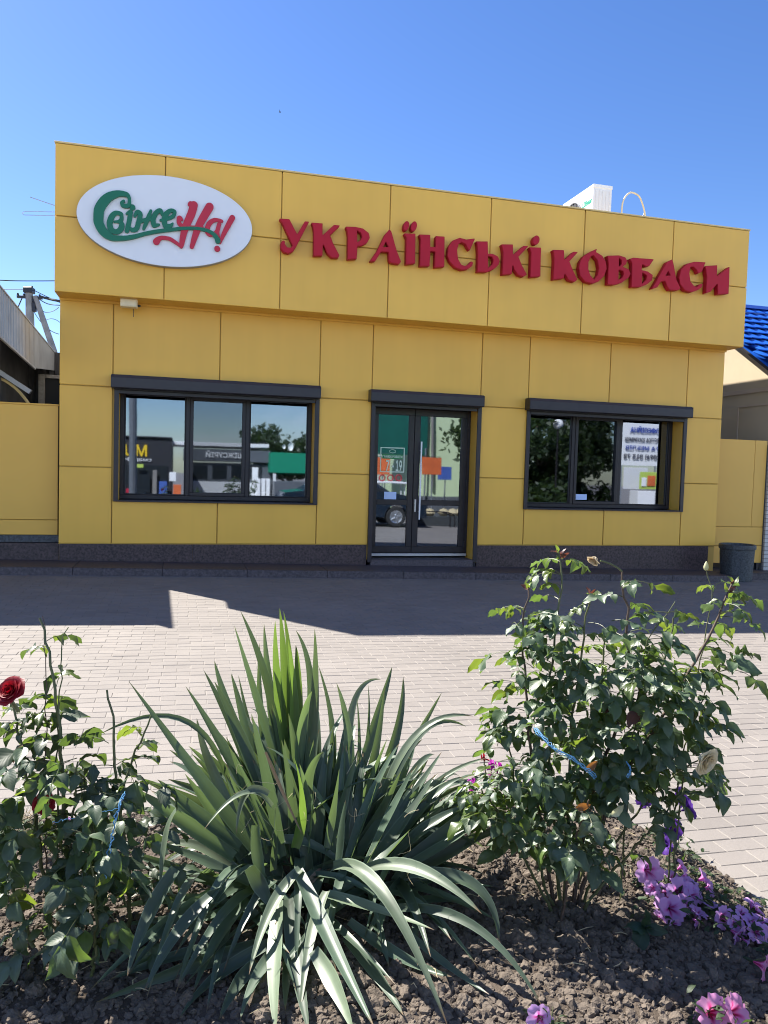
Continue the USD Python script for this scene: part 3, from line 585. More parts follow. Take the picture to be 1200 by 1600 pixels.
# air conditioner standing on the roof, seen over the parapet
acy = .75
ac = thing('air_conditioner', 'white outdoor air-conditioning unit standing on the roof behind the parapet', 'air conditioner', (9.0, 1.2, 6.0))
A0, A1 = on(928, 288, acy), on(957, 290, acy)
ax0, ax1, az1 = A0[0], A1[0], A0[2]; ay1 = acy + 1.15; az0 = az1 - .86
obj('cabinet', box(ax0, ax1, acy, ay1, az0, az1, .014), 'white_plastic', ac)
obj('top_cover', box(ax0 - .006, ax1 + .006, acy - .006, ay1 + .006, az1 - .05, az1 + .012, .006), 'white_plastic', ac)
fc = (acy + ay1) / 2 + .17
ring = [(ax0 - .012, fc + .33 * math.cos(t), az0 + .43 + .33 * math.sin(t)) for t in np.linspace(0, 2 * np.pi, 40)]
obj('fan_shroud', shift(tube(ring, .014, 6, False), (0, 0, 0)), 'grey_plastic', ac)
obj('fan_opening', (lambda m: (np.stack([m[0][:, 2], m[0][:, 0], m[0][:, 1]], 1), m[1]))(lathe([(0, .004), (.32, .004), (.325, .0), (0, .0)], 32)), 'black', ac)
_p = stage.GetPrimAtPath(str(ac.GetPath()) + '/fan_opening'); _g = UsdGeom.Mesh(_p); _v = np.array(_g.GetPointsAttr().Get()) + ORIGIN[str(ac.GetPath())] * 1.0
_g.GetPointsAttr().Set(Vt.Vec3fArray.FromNumpy((_v + np.array([ax0 - .007, fc, az0 + .43]) - ORIGIN[str(ac.GetPath())]).astype(np.float32)))
for t in np.linspace(-.28, .28, 9): obj('grille_bar', bar((ax0 - .016, fc + t, az0 + .43 - math.sqrt(.33 ** 2 - t * t)), (ax0 - .016, fc + t, az0 + .43 + math.sqrt(.33 ** 2 - t * t)), .006, .006, (1, 0, 0), .001), 'grey_plastic', ac)
m = meshkit.text_mesh('LIBear', .085, .004, True); v = np.array(m.vertices); lw = v[:, 0].max()
obj('maker_lettering', (np.stack([-v[:, 2] + ax0 - .001, acy + .04 + lw - v[:, 0], v[:, 1] + az1 - .30], 1), np.array(m.faces)), 'green_text', ac)
obj('stand_rail', join([box(ax0 - .02, ax1 + .02, y, y + .05, 4.31, az0 - .002, .004) for y in (acy + .15, ay1 - .2)]), 'galvanised', ac)
for a in np.linspace(ax0 + .05, ax1 - .05, 5): obj('side_rib', box(a - .006, a + .006, acy - .012, acy - .0062, az0 + .05, az1 - .08, .002), 'white_plastic', ac)
# hoop of pipe beside it
hp = [on(971, 340, .6), on(972, 322, .6), on(978, 306, .62), on(988, 300.5, .65), on(997, 305, .7), on(1004, 319, .75), on(1008, 340, .78)]
hp = [hp[0] - [0, 0, 1.6]] + hp + [hp[-1] - [0, 0, 1.6]]
hoop = thing('pipe_hoop', 'pale bent hoop of pipe rising beside the air conditioner', 'pipe', (9.4, .7, 6.0))
obj('pipe', tube(smoothpath(hp, 60), .015, 8), 'off_white', hoop)
obj('pipe_clip', tube([(hp[-2] + [-.05, 0, .02]), hp[-2] + [-.02, 0, .09], hp[-2] + [.02, 0, .02]], .008, 6), 'aluminium', hoop)
# aerial behind the left end
ant = thing('tv_aerial', 'thin looped television aerial poking out beyond the left edge of the fascia', 'aerial', (.4, 1.0, 4.4))
P = lambda a, b: on(a, b, 1.0)
lo, hi = P(40, 336), P(40, 330.5)
loop = [P(100, 331.5), P(60, 330.7), hi, P(36.5, 331.2), P(35, 333.4), P(36.5, 335.6), lo, P(60, 336.4), P(100, 337.5)]
mastx = .45; top = np.array([mastx, 1.0, 5.65])
obj('dipole', tube(np.vstack([[mastx, 1.0, 5.392], loop, [mastx, 1.0, 5.30]]), .0045, 6), 'aluminium', ant)
obj('boom', tube([P(47, 308), P(85, 321), np.array([mastx, 1.0, P(85, 321)[2] - .25])], .006, 6), 'aluminium', ant)
obj('mast', tube([(mastx, 1.0, 4.30), top], .016, 8), 'galvanised', ant)

# yellow side wall left of the shop
sw = thing('side_wall_left', 'low yellow panelled wall on dark plinth left of the shop', 'wall', (-1.5, .2, 0))
YS = .13
for a, b2 in ((-2.2, -.022), (-4.1, -2.21), (-6.0, -4.11)):
    obj('wall_panel', box(a + .006, b2 - .006, YS, YS + .03, .702, 2.36, .004), 'yellow_side_panel', sw)
    obj('wall_panel', box(a + .006, b2 - .006, YS, YS + .03, .478, .694, .004), 'yellow_side_panel', sw)
obj('wall_core', box(-6.0, -.02, YS + .031, YS + .2, .3, 2.35, .003), 'joint_dark', sw)
obj('wall_cap', box(-6.0, -.02, YS - .008, YS + .21, 2.361, 2.385, .004), 'yellow_side_panel', sw)
obj('plinth', box(-6.0, .004, .10, .6, .37, .476, .004), 'granite_grey', sw)
obj('plinth_base', box(-6.0, .006, .045, .65, -.2, .366, .004), 'granite_dark', sw)
obj('end_post', box(-.034, -.021, YS + .01, YS + .12, .478, 2.36, .003), 'frame_dark', sw)

# corrugated shed behind it
shed = thing('metal_shed', 'grey corrugated metal canopy and shed beyond the low yellow wall', 'shed', (-2.5, 1.5, 0))
def corrugated(p0, p1, zb0, zb1, zt0, zt1, pitch=.10, amp=.014, nrm=(1, 0)):
    """sheet standing on the line p0-p1 with bottom and top heights along it"""
    p0, p1 = np.asarray(p0, float), np.asarray(p1, float); L = np.linalg.norm(p1 - p0); k = max(2, int(L / pitch))
    s, o = [], []
    for a in range(k): s += [a + .0, a + .32, a + .5, a + .82]; o += [0, 0, 1, 1]
    s = np.array(s + [k]) / k; o = np.array(o + [0]) * amp * 2
    xy = p0 + s[:, None] * (p1 - p0) + o[:, None] * np.array(nrm)
    zb, zt = zb0 + s * (zb1 - zb0), zt0 + s * (zt1 - zt0)
    v = np.vstack([np.c_[xy, zb], np.c_[xy, zt]]); n = len(s); i = np.arange(n - 1)
    back = v - np.r_[np.array(nrm) * .004, 0]
    q = np.vstack([np.stack([i, i + 1, i + 1 + n, i + n], 1), np.stack([i + 2 * n, i + 3 * n, i + 1 + 3 * n, i + 1 + 2 * n], 1), np.stack([i, i + 2 * n, i + 1 + 2 * n, i + 1], 1), np.stack([i + n, i + 1 + n, i + 1 + 3 * n, i + 3 * n], 1)])
    return np.vstack([v, back]), np.vstack([q[:, [0, 1, 2]], q[:, [0, 2, 3]]])
SX = -.52
obj('fascia_sheet', join([corrugated((SX, -1.6), (SX, 1.05), 3.11, 2.99, 3.72, 3.60, nrm=(1, 0)), corrugated((SX, 1.055), (SX, 3.2), 2.99, 3.20, 3.60, 3.47, nrm=(1, 0))]), 'galvanised', shed)
obj('edge_trim', join([bar((SX + .012, -1.61, 3.725), (SX + .012, 3.2, 3.475), .05, .02), bar((SX + .02, -1.6, 3.10), (SX + .02, 1.05, 2.98), .03, .03)]), 'galvanised', shed)
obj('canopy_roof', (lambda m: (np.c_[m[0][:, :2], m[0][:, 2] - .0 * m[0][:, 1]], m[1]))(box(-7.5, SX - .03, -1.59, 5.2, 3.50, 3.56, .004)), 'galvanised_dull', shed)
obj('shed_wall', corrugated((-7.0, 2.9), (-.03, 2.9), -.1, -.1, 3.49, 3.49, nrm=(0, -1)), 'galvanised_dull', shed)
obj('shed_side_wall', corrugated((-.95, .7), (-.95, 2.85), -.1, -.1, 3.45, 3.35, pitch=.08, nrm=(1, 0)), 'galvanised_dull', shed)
obj('shed_post', join([box(-4.2, -4.1, -1.4, -1.3, -.1, 3.49, .004), box(-7.2, -7.1, -1.4, -1.3, -.1, 3.49, .004)]), 'rust_pipe', shed)
obj('beam', bar(on(-30, 562, .75), on(48, 613, .75), .09, .07), 'galvanised', shed)
wx0, wx1 = on(60, 600, 2.6)[0], on(96, 600, 2.6)[0]
wz0, wz1 = on(70, 640, 2.6)[2], on(70, 585, 2.6)[2]
wn = obj('window', join([box(wx0, wx0 + .10, 2.58, 2.66, wz0, wz1, .004), box(wx0 + .36, wx0 + .44, 2.58, 2.66, wz0, wz1, .004), box(wx0 + .47, wx0 + .62, 2.585, 2.66, wz0, wz1, .004), box(wx0 + .66, wx0 + .8, 2.585, 2.66, wz0, wz1, .004), box(wx0 + .11, wx0 + .35, 2.6, 2.65, wz1 - .06, wz1, .004)]), 'wood_pale', shed)
obj('pane', box(wx0 + .10, wx0 + .36, 2.66, 2.67, wz0, wz1 - .06, .002), 'black', wn)
hose = thing('bent_pipe', 'pale bent pipe arching above the low yellow wall', 'pipe', (-.9, .7, 2.3))
obj('pipe', tube(smoothpath([on(-40, 588, .8), on(0, 592, .8), on(20, 603, .8), on(35, 618, .8), on(46, 634, .8), on(50, 650, .8)], 30), .022, 8), 'coping', hose)

# utility pole with a brace behind the shed
pd = 27.0
pole = thing('utility_pole', 'concrete power pole with diagonal brace and crossarm beyond the shed roof', 'utility pole', at(46, 735, pd))
def P(a, b): return at(a, b, pd)
gp = P(48, 800)
obj('pole', tube([P(50, 810), P(47.3, 520), P(45.5, 455)], [.17, .15, .12], 10), 'concrete', pole)
obj('brace', tube([P(120, 760), P(84, 548), P(55, 463)], [.12, .11, .09], 8), 'concrete', pole)
obj('crossarm', bar(P(27, 463.5), P(66, 466), .09, .09), 'frame_dark', pole)
obj('pole_cap', obox(P(45.5, 454), R_ * .16, F_ * .14, U_ * .10, .02), 'frame_dark', pole)
for a, b2 in ((28, 461), (38, 461.5), (62, 463), (41, 450), (50, 450)):
    obj('insulator', tube([P(a, b2 + 2), P(a, b2 - 3)], [.045, .03], 7), 'frame_dark', pole)
obj('stay', tube([P(37, 460), P(26, 485)], .02, 6), 'frame_dark', pole)
obj('transformer_bracket', join([obox(P(52, 480), R_ * .10, F_ * .08, U_ * .16, .02), obox(P(52.5, 470), R_ * .14, F_ * .06, U_ * .05, .01)]), 'frame_dark', pole)
def wire(name, pts, r, label, group=None, sag=0.0):
    p = smoothpath(np.array(pts), 30); t = np.linspace(0, 1, 30); p[:, 2] -= sag * 4 * t * (1 - t)
    tag(obj(name, tube(p, r, 5), 'wire'), label, 'power line', group)
wire('power_line', [at(-160, 437, 24), at(0, 438, 24), at(150, 438, 26)], .016, 'upper single power line crossing the sky left of the fascia')
wire('power_line', [at(-160, 451, pd), P(0, 452), P(41, 452)], .014, 'power line running left from the top of the concrete pole')
wire('power_line', [P(50, 452), P(92, 472), at(180, 505, 27)], .014, 'thin power line running down right from the pole top')
wire('power_line', [P(62, 463), P(76, 467), P(92, 470.5), at(170, 490, 28)], .045, 'thick bundled power line running right from the crossarm')
wire('power_line', [P(62, 468), P(80, 476), P(92, 477), at(170, 492, 29)], .016, 'slack lower power line right of the pole beneath the bundle')
wire('power_line', [P(52, 485), P(65, 500), P(78, 512), P(92, 522)], .012, 'thin service wire hanging from the brace towards the shop wall', sag=.1)
wire('power_line', [P(60, 480), P(72, 488), P(92, 480)], .012, 'tangled loop of service wire beside the pole brace')
wire('power_line', [P(66, 505), P(80, 498), P(95, 505)], .010, 'lowest loose wire between brace and shop wall')
bird = thing('bird', 'tiny dark bird flying high in the sky above the fascia', 'bird', at(437.5, 175, 60))
Bp = lambda a, b: at(437.5 + a, 175 + b, 60)
obj('body', tube([Bp(-1.6, .3), Bp(-.8, -.1), Bp(.5, 0), Bp(1.7, .6)], [.01, .05, .045, .008], 8), 'bird_dark', bird)
for s in (-1, 1):
    w0, w1, w2 = Bp(-.5, -.1), Bp(.6, -.2), Bp(-.2 + .8 * s, -1.9)
    obj('wing', (np.array([w0, w1, w2 + F_ * .3 * s, w0 + U_ * .012, w1 + U_ * .012]), np.array([[0, 1, 2], [3, 2, 4], [0, 2, 3], [1, 4, 2], [0, 3, 1], [1, 3, 4]])), 'bird_dark', bird)

# ------------------------------------------------------------------ right of the shop
gate = thing('panel_gate', 'yellow panelled gate closing the gap right of the shop', 'gate', (11.8, .3, 0))
GYY = .30; g1 = 12.43
jx_ = on(1177, 760, GYY)[0]
for a, b2, z0, z1 in ((11.0, jx_, .70, 2.33), (jx_, g1, .70, 2.33), (11.0, g1, .345, .69), (11.0, g1, .01, .335)):
    obj('gate_panel', box(a + .003, b2 - .003, GYY, GYY + .02, z0, z1, .003), 'yellow_side_panel', gate)
obj('gate_frame', join([box(11.0, g1 - .01, GYY + .021, GYY + .06, .02, 2.32, .002)]), 'joint_dark', gate)
obj('gate_foot', join([box(g1 - .10, g1 - .04, GYY + .005, GYY + .055, -.25, .008, .003), box(11.1, 11.16, GYY + .005, GYY + .055, -.25, .008, .003)]), 'frame_dark', gate)
pier = thing('brick_pier', 'white brick pier standing right of the yellow gate', 'pier', (12.8, .35, 0))
obj('pier_core', box(12.458, 13.0, .258, .8, -.3, 2.25, .002), 'mortar', pier)
for r_ in range(33):
    z0 = -.28 + r_ * .0765
    for c in range(3):
        a = 12.45 + (c * .255 if r_ % 2 == 0 else c * .255 - .127); b2 = min(a + .245, 13.01); a = max(a, 12.45)
        if b2 - a > .03: obj('brick', box(a, b2, .25, .30, z0, z0 + .066, .004), 'brick_white', pier)
# neighbour with the blue tiled roof
nb = thing('neighbour_house', 'cream house with bright blue tiled roof to the right', 'house', (14, 3, 0))
XG = 12.5; sl = .67; vy, vz = 1.223, 4.42; ry, rz = 2.53, 5.30; ey = .0
ez = vz + sl * (ey - vy)
gable = Polygon([(-.0 + .35, -.4), (.35, vz + sl * (.35 - vy) - .13), (ry, rz - .14), (2 * ry - .35, vz + sl * (.35 - vy) - .13), (2 * ry - .35, -.4)])
m = trimesh.creation.extrude_polygon(gable, 6.0); v = np.array(m.vertices)
obj('wall', (np.stack([XG + v[:, 2], v[:, 0], v[:, 1]], 1), np.array(m.faces)), 'cream_wall', nb)
obj('wall_band', join([box(XG - .035, XG - .001, .36, 5.5, 3.28, 3.36, .004)]), 'cream_wall_dark', nb)
obj('wall_panel_strip', join([box(XG - .02, XG - .001, .36, 1.25, 3.02, 3.05, .002), box(XG - .02, XG - .001, 1.2, 1.23, 1.2, 3.02, .002)]), 'cream_wall_dark', nb)
dn = np.array([0, -sl, 1]) / math.hypot(sl, 1); dd = np.array([0, -1, -sl]) / math.hypot(sl, 1)
for sgn in (1, -1):
    slab = np.array([[XG - .25, ry, rz - .05], [XG + 7, ry, rz - .05], [XG + 7, ey, ez - .05], [XG - .25, ey, ez - .05]])
    if sgn < 0: slab[:, 1] = 2 * ry - slab[:, 1]
    low = slab - [0, 0, .05]; vv = np.vstack([slab, low]); f = np.array([[0, 3, 2], [0, 2, 1], [4, 5, 6], [4, 6, 7], [0, 1, 5], [0, 5, 4], [3, 7, 6], [3, 6, 2], [0, 4, 7], [0, 7, 3], [1, 2, 6], [1, 6, 5]])
    obj('roof', (vv, f if sgn > 0 else f[:, ::-1]), 'blue_tile', nb)
obj('verge_board', join([bar((XG - .262, ey - .01, ez - .07), (XG - .262, ry, rz - .07), .02, .05)]), 'frame_dark', nb)
tw, tl = .235, .285
nr = int(math.hypot(ry - ey, rz - ez) / tl) + 1
for r_ in range(nr):
    s0 = r_ * tl
    for c in range(18):
        x0 = XG - .25 + c * tw + (tw / 2 if r_ % 2 else 0)
        u = np.linspace(0, 1, 7); vs = np.linspace(0, 1, 4)
        U2, V2 = np.meshgrid(u, vs, indexing='ij')
        bulge = .030 * np.sin(np.pi * U2); tip = .085 * np.sin(np.pi * U2) * (V2 > .99)
        dist = s0 + V2 * tl + tip; lift = .012 + bulge + .060 * V2
        p = np.stack([x0 + U2 * tw, np.full_like(U2, ry), np.full_like(U2, rz)], -1) + dist[..., None] * dd + lift[..., None] * dn
        p2 = p - .02 * dn; v = np.vstack([p.reshape(-1, 3), p2.reshape(-1, 3)])
        i, j = np.meshgrid(np.arange(6), np.arange(3), indexing='ij'); a = (i * 4 + j).ravel(); q = np.stack([a, a + 1, a + 5, a + 4], 1)
        e = np.array([[k * 4 + 3, k * 4 + 3 + 28, k * 4 + 7 + 28, k * 4 + 7] for k in range(6)])
        obj('roof_tile', (v, np.vstack([q, q[:, ::-1] + 28, e])), 'blue_tile', nb)
obj('ridge_cap', bar((XG - .28, ry, rz + .05), (XG + 7, ry, rz + .05), .26, .07), 'blue_tile', nb)
# litter bin
bp = ground(1146, 911)
lb = thing('litter_bin', 'round grey granite-chip litter bin by the right end of the step', 'litter bin', (11.22, -.50, gz(11.22, -.5)))
bz = gz(11.22, -.5)
obj('bin_body', shift(lathe([(0, 0), (.252, 0), (.262, .02), (.285, .50), (.285, .55)], 40), (11.22, -.50, bz)), 'granite_grey', lb, smooth=30)
obj('bin_rim', shift(lathe([(.285, .548), (.302, .555), (.308, .59), (.302, .628), (.288, .638), (.262, .632), (.255, .60), (.25, .10), (0, .09)], 40), (11.22, -.50, bz)), 'granite_grey', lb, smooth=30)

# ------------------------------------------------------------------ notices on the door glass
st = thing('hours_sticker', 'green opening-hours sticker reading 7 - 19 on the left door pane', 'sticker', on(612, 718, .31))
ys = .3125
sx0, sx1, sz0, sz1 = X_(594, 718, ys), X_(632, 718, ys), Z_(612, 738, ys), Z_(612, 699, ys)
fw_ = .016
obj('sticker_frame', join([box(sx0, sx1, ys - .002, ys, sz1 - fw_, sz1, .0005), box(sx0, sx1, ys - .002, ys, sz0, sz0 + fw_, .0005), box(sx0, sx0 + fw_, ys - .002, ys, sz0 + fw_, sz1 - fw_, .0005), box(sx1 - fw_, sx1, ys - .002, ys, sz0 + fw_, sz1 - fw_, .0005)]), 'sticker_pale', st)
obj('sticker_band', box(sx0 + .03, sx1 - .03, ys - .001, ys + .0005, sz1 - .19, sz1 - .115, .0003), 'sticker_green', st)
def fit_text(t, x0, x1, z, h, y, mat_, par, bold=False, depth=.002):
    m = meshkit.text_mesh(t, h, depth, bold); v = np.array(m.vertices); k = (x1 - x0) / (v[:, 0].max() - v[:, 0].min())
    return obj('lettering', (np.stack([x0 + (v[:, 0] - v[:, 0].min()) * k, y - v[:, 2], z + v[:, 1]], 1), np.array(m.faces)), mat_, par)
fit_text('ГРАФІК РОБОТИ', sx0 + .04, sx1 - .04, sz1 - .172, .038, ys - .0015, 'sticker_pale', st, True)
fit_text('7', sx0 + .10, sx0 + .155, sz1 - .385, .17, ys - .0015, 'sticker_pale', st, True)
fit_text('-', sx0 + .20, sx0 + .235, sz1 - .385, .17, ys - .0015, 'sticker_pale', st, True)
fit_text('19', sx0 + .27, sx0 + .375, sz1 - .385, .17, ys - .0015, 'sticker_pale', st, True)
cS = [((sx0 + sx1) / 2 + .055 * math.cos(t), ys - .001, sz1 - .065 + .026 * math.sin(t)) for t in np.linspace(0, 2 * np.pi, 24)]
obj('sticker_emblem', tube(cS, .004, 5, False), 'sticker_pale', st)
nt = obj('paper_notice', box(X_(600, 774, ys), X_(619, 774, ys), ys - .002, ys, Z_(609, 780, ys), Z_(609, 768.5, ys), .0005), 'paper_blue')
tag(nt, 'small pale blue paper notice taped low on the left door pane', 'notice')
tag(obj('paper_notice', box(X_(899, 776, .325), X_(917, 776, .325), .326, .328, Z_(908, 781, .325), Z_(908, 772, .325), .0005), 'paper_blue'), 'small bluish card at the foot of the right window middle pane', 'notice')

# ------------------------------------------------------------------ across the street, mirrored in the panes
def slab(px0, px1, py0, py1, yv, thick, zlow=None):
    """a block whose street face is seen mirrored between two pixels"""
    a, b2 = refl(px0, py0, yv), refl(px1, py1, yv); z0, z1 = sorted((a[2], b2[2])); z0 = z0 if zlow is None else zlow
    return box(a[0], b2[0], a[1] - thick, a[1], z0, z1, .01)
y1 = 19.0
phone = thing('phone_shop', 'dark shop with yellow letters, mirrored in the left window', 'shop', refl(220, 760, y1))
obj('wall', slab(120, 268, 682, 850, y1, 5, -.6), 'phone_wall', phone)
obj('roof_edge', slab(118, 270, 677, 684, y1 - .1, 5.2), 'kiosk_grey', phone)
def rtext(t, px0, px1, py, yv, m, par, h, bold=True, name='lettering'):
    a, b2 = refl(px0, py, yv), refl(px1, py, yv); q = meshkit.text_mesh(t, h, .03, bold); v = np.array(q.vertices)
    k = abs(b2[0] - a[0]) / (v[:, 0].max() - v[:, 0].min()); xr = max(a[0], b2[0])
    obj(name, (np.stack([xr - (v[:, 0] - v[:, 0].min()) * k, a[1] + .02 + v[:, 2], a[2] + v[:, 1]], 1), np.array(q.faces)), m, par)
rtext('МІЛЬ', 172, 231, 711, y1, 'yellow_paint', phone, .42)
rtext('смартфони', 180, 238, 719, y1, 'banner_white', phone, .13, False)
obj('window', slab(196, 262, 726, 775, y1 - .06, .05), 'car_glass', phone)
for k, (a, b2, c, d, mm) in enumerate(((204, 212, 738, 756, 'kiosk_grey'), (224, 236, 742, 770, 'car_glass'), (240, 246, 735, 775, 'concrete'), (213, 225, 725, 731, 'lime_board'), (250, 262, 752, 776, 'blue_board'), (266, 276, 738, 752, 'banner_white'), (272, 284, 757, 776, 'orange_board'), (198, 206, 763, 770, 'logo_red'))):
    obj('display_card', slab(a, b2, c, d, y1 - .15 - .03 * k, .02), mm, phone)
kiosk = thing('grey_kiosk', 'grey kiosk with white roof band, mirrored in the left window', 'kiosk', refl(350, 760, 22))
y2 = 22.0
obj('wall', slab(290, 425, 722, 860, y2, 4, -.6), 'kiosk_grey', kiosk)
obj('sign_band', slab(288, 423, 700, 723, y2 - .15, 4.1), 'kiosk_grey', kiosk)
obj('roof_band', slab(270, 421, 689, 700, y2 - .25, 4.2), 'kiosk_white', kiosk)
for a in (300, 330, 360, 388): obj('window', slab(a, a + 22, 727, 748, y2 - .03, .03), 'car_glass', kiosk)
rtext('ШІЖСУРІЙ', 320, 379, 714, y2 - .16, 'banner_white', kiosk, .22)
obj('shelf', slab(300, 424, 752, 775, y2 - 1.0, .6), 'kiosk_white', kiosk)
for a in (402, 410, 417): obj('sack', slab(a, a + 5, 748, 776, y2 - 1.3 - .02 * (a % 3), .3), 'banner_white', kiosk)
obj('window', slab(395, 404, 730, 752, y2 - .05, .04), 'banner_white', kiosk)
awn = thing('green_stall', 'market stall under a green awning, mirrored in the left window', 'stall', refl(452, 760, 21))
obj('awning', slab(424, 520, 707, 741, 21, 3), 'awning_green', awn)
obj('counter', slab(430, 510, 752, 850, 20.0, 1.2, -.5), 'kiosk_grey', awn)
for a in (428, 516): obj('post', slab(a, a + 2, 740, 850, 20.5, .1, -.5), 'kiosk_white', awn)
for a, w, nm in ((455, 5.5, 'white satellite dish leaning on the awning, the larger'), (444.5, 3, 'white satellite dish on the awning, the smaller')):
    c = refl(a, 698, 21.5); r_ = w * .0185 * 1.2
    tag(obj('satellite_dish', (lambda m: (np.stack([m[0][:, 0], m[0][:, 2], m[0][:, 1] * 1.5], 1) + c, m[1]))(lathe([(0, -.05), (r_ * .6, -.03), (r_, .02), (r_ * .98, .03), (r_ * .6, -.015), (0, -.035)], 24)), 'white_plastic'), nm, 'satellite dish')
pole2 = thing('street_pole', 'dark street pole mirrored in the left pane of the left window', 'pole', refl(208, 760, 15))
a, b2 = refl(209, 790, 15), refl(209, 560, 15); obj('pole', tube([(a[0], a[1], -.5), b2], .13, 10), 'kiosk_grey', pole2)
lime = thing('lime_building', 'pale green building mirrored in the right door leaf', 'building', refl(690, 740, 19))
obj('wall', slab(650, 745, 560, 850, 19, 5, -.6), 'lime_wall', lime)
obj('wall_base', slab(650, 745, 775, 850, 18.9, 5.1, -.6), 'kiosk_grey', lime)
obj('drain_pipe', tube([refl(673, 560, 18.8), refl(672, 760, 18.8)], .06, 8), 'concrete', lime)
tent = thing('green_tent', 'dark green tent wall mirrored in the left door leaf', 'tent', refl(615, 740, 17.5))
obj('tent_wall', slab(560, 664, 560, 712, 18.75, .12), 'awning_dark_green', tent)
for a in (566, 662): obj('tent_pole', tube([refl(a, 700, 18.7), np.r_[refl(a, 700, 18.7)[:2], -.5]], .04, 8), 'aluminium', tent)
ob = thing('orange_sign', 'pair of orange sign boards mirrored across both door leaves', 'sign', refl(640, 760, 15))
obj('board', slab(588, 611, 714, 742, 15.0, .08), 'orange_board', ob); obj('board', slab(657, 686, 714, 742, 15.0, .08), 'orange_board', ob)
obj('board_edge', join([slab(657, 686, 712.6, 714.3, 14.98, .12), slab(588, 611, 712.6, 714.3, 14.98, .12)]), 'frame_dark', ob);
for a in (600, 672): obj('board_post', tube([refl(a, 742, 15.1), np.r_[refl(a, 742, 15.1)[:2], -.4]], .025, 8), 'aluminium', ob)
bb = thing('blue_board', 'blue board mirrored low in the right door leaf', 'sign', refl(692, 760, 16))
obj('board', slab(682, 702, 729, 750, 16.0, .08), 'blue_board', bb)
obj('board_post', tube([refl(692, 750, 16.1), np.r_[refl(692, 750, 16.1)[:2], -.4]], .025, 8), 'aluminium', bb)
tb = thing('market_table', 'white folding table mirrored in the left door leaf', 'table', refl(612, 780, 13.5))
obj('table_top', slab(586, 640, 752, 756, 13.5, .8), 'banner_white', tb)
for a in (592, 603, 628, 634): obj('leg', tube([refl(a, 755, 13.7), np.r_[refl(a + 2, 755, 13.7)[:2], gz(5, -13)]], .018, 6), 'banner_white', tb)
for k, a in enumerate((599, 612, 625)):
    c = refl(a, 747, 13.6); tag(obj('wreath', tube([c + [.10 * math.cos(t), 0, .10 * math.sin(t)] for t in np.linspace(0, 2 * np.pi, 20)], .025, 6, False), 'letter_red'), ['left', 'middle', 'right'][k] + ' dark red ring on the white folding table', 'ring')
pl = thing('stone_planter', 'low grey stone planter with a bent rail, mirrored low in the right door leaf', 'planter', refl(690, 812, 11.8))
obj('planter_wall', slab(646, 740, 806, 826, 11.8, .35, float(gz(8, -11)) - .05), 'granite_grey', pl)
for a in (655, 668, 690, 704, 716): obj('shrub', shift(lathe([(0, 0), (.12, .04), (.2, .12), (.12, .24), (0, .28)], 9), refl(a, 806, 12.0) + [0, 0, -.02]), 'straw', pl)
for a in (700, 707): obj('rail', tube(smoothpath([refl(a, 833, 11.4), refl(a, 806, 11.4), refl(a - 14, 800, 11.4), refl(a - 36, 799, 11.4)], 16), .022, 6), 'frame_dark', pl)
bn = thing('service_banner', 'white banner with blue print mirrored in the right window', 'banner', refl(1000, 740, 17))
yb = 17.0
obj('sheet', slab(974, 1029, 660, 729, yb, .03), 'banner_white', bn)
rtext('ПРОФЕСІЙНА', 985, 1042, 675, yb - .02, 'banner_blue', bn, .20)
rtext('ЧИСТКА КИЛИМІВ', 977, 1036, 689, yb - .02, 'banner_grey', bn, .16, False)
rtext('ТА МЕБЛІВ', 978, 1030, 702, yb - .02, 'banner_blue', bn, .16, False)
rtext('(096) 013 78', 975, 1029, 716, yb - .02, 'banner_grey', bn, .19)
obj('lower_sheet', slab(976, 1012, 730, 765, yb - .1, .03), 'sign_white', bn)
lbd = obj('card', slab(1001, 1031, 737, 765, yb - .8, .03), 'lime_board', bn); obj('card_mark', slab(1013, 1025, 743, 760, yb - .84, .02), 'orange_board', bn); obj('card_mark', slab(1004, 1011, 746, 760, yb - .84, .02), 'banner_white', bn)
for a in (975, 1028): obj('banner_pole', tube([refl(a, 655, yb + .05), np.r_[refl(a, 655, yb + .05)[:2], -.6]], .04, 8), 'aluminium', bn)
bx = tag(obj('white_box', slab(998, 1024, 767, 790, 14.5, .6), 'banner_white'), 'white box on the ground mirrored low in the right window', 'box')
# car parked off to the right of the viewer
yv_ = 10.6
wheel_at = refl(620, 812, yv_); CX, CY = float(wheel_at[0]) - 1.35, float(wheel_at[1]) - .8; CZ = float(gz(CX, CY))
car = thing('parked_car', 'dark blue car parked off to the right, mirrored in the door', 'car', (CX, CY, CZ))
def carM(m):
    v = np.asarray(m[0], float); return v + [CX, CY, CZ], m[1]
prof = Polygon([(-2.15, .35), (-2.2, .75), (-2.05, .95), (-1.5, 1.02), (-.85, 1.42), (.45, 1.45), (1.15, 1.02), (1.95, .88), (2.18, .68), (2.2, .32)]).buffer(.06).buffer(-.03)
for wx in (-1.32, 1.35): prof = prof.difference(Point(wx, .31).buffer(.37))
m = trimesh.creation.extrude_polygon(prof, 1.66); v = np.array(m.vertices); v = np.stack([v[:, 0], v[:, 2] - .83, v[:, 1]], 1)
v[:, 1] *= np.where(v[:, 2] > 1.0, 1 - .28 * (v[:, 2] - 1.0), 1)
obj('body', carM((v, np.array(m.faces)[:, ::-1])), 'car_paint', car)
glass = Polygon([(-.82, 1.36), (.40, 1.39), (.98, 1.05), (-1.28, 1.05)])
m = trimesh.creation.extrude_polygon(glass, 1.665); v = np.array(m.vertices); v = np.stack([v[:, 0], v[:, 2] - .8325, v[:, 1]], 1); v[:, 1] *= 1 - .26 * np.maximum(v[:, 2] - 1.0, 0)
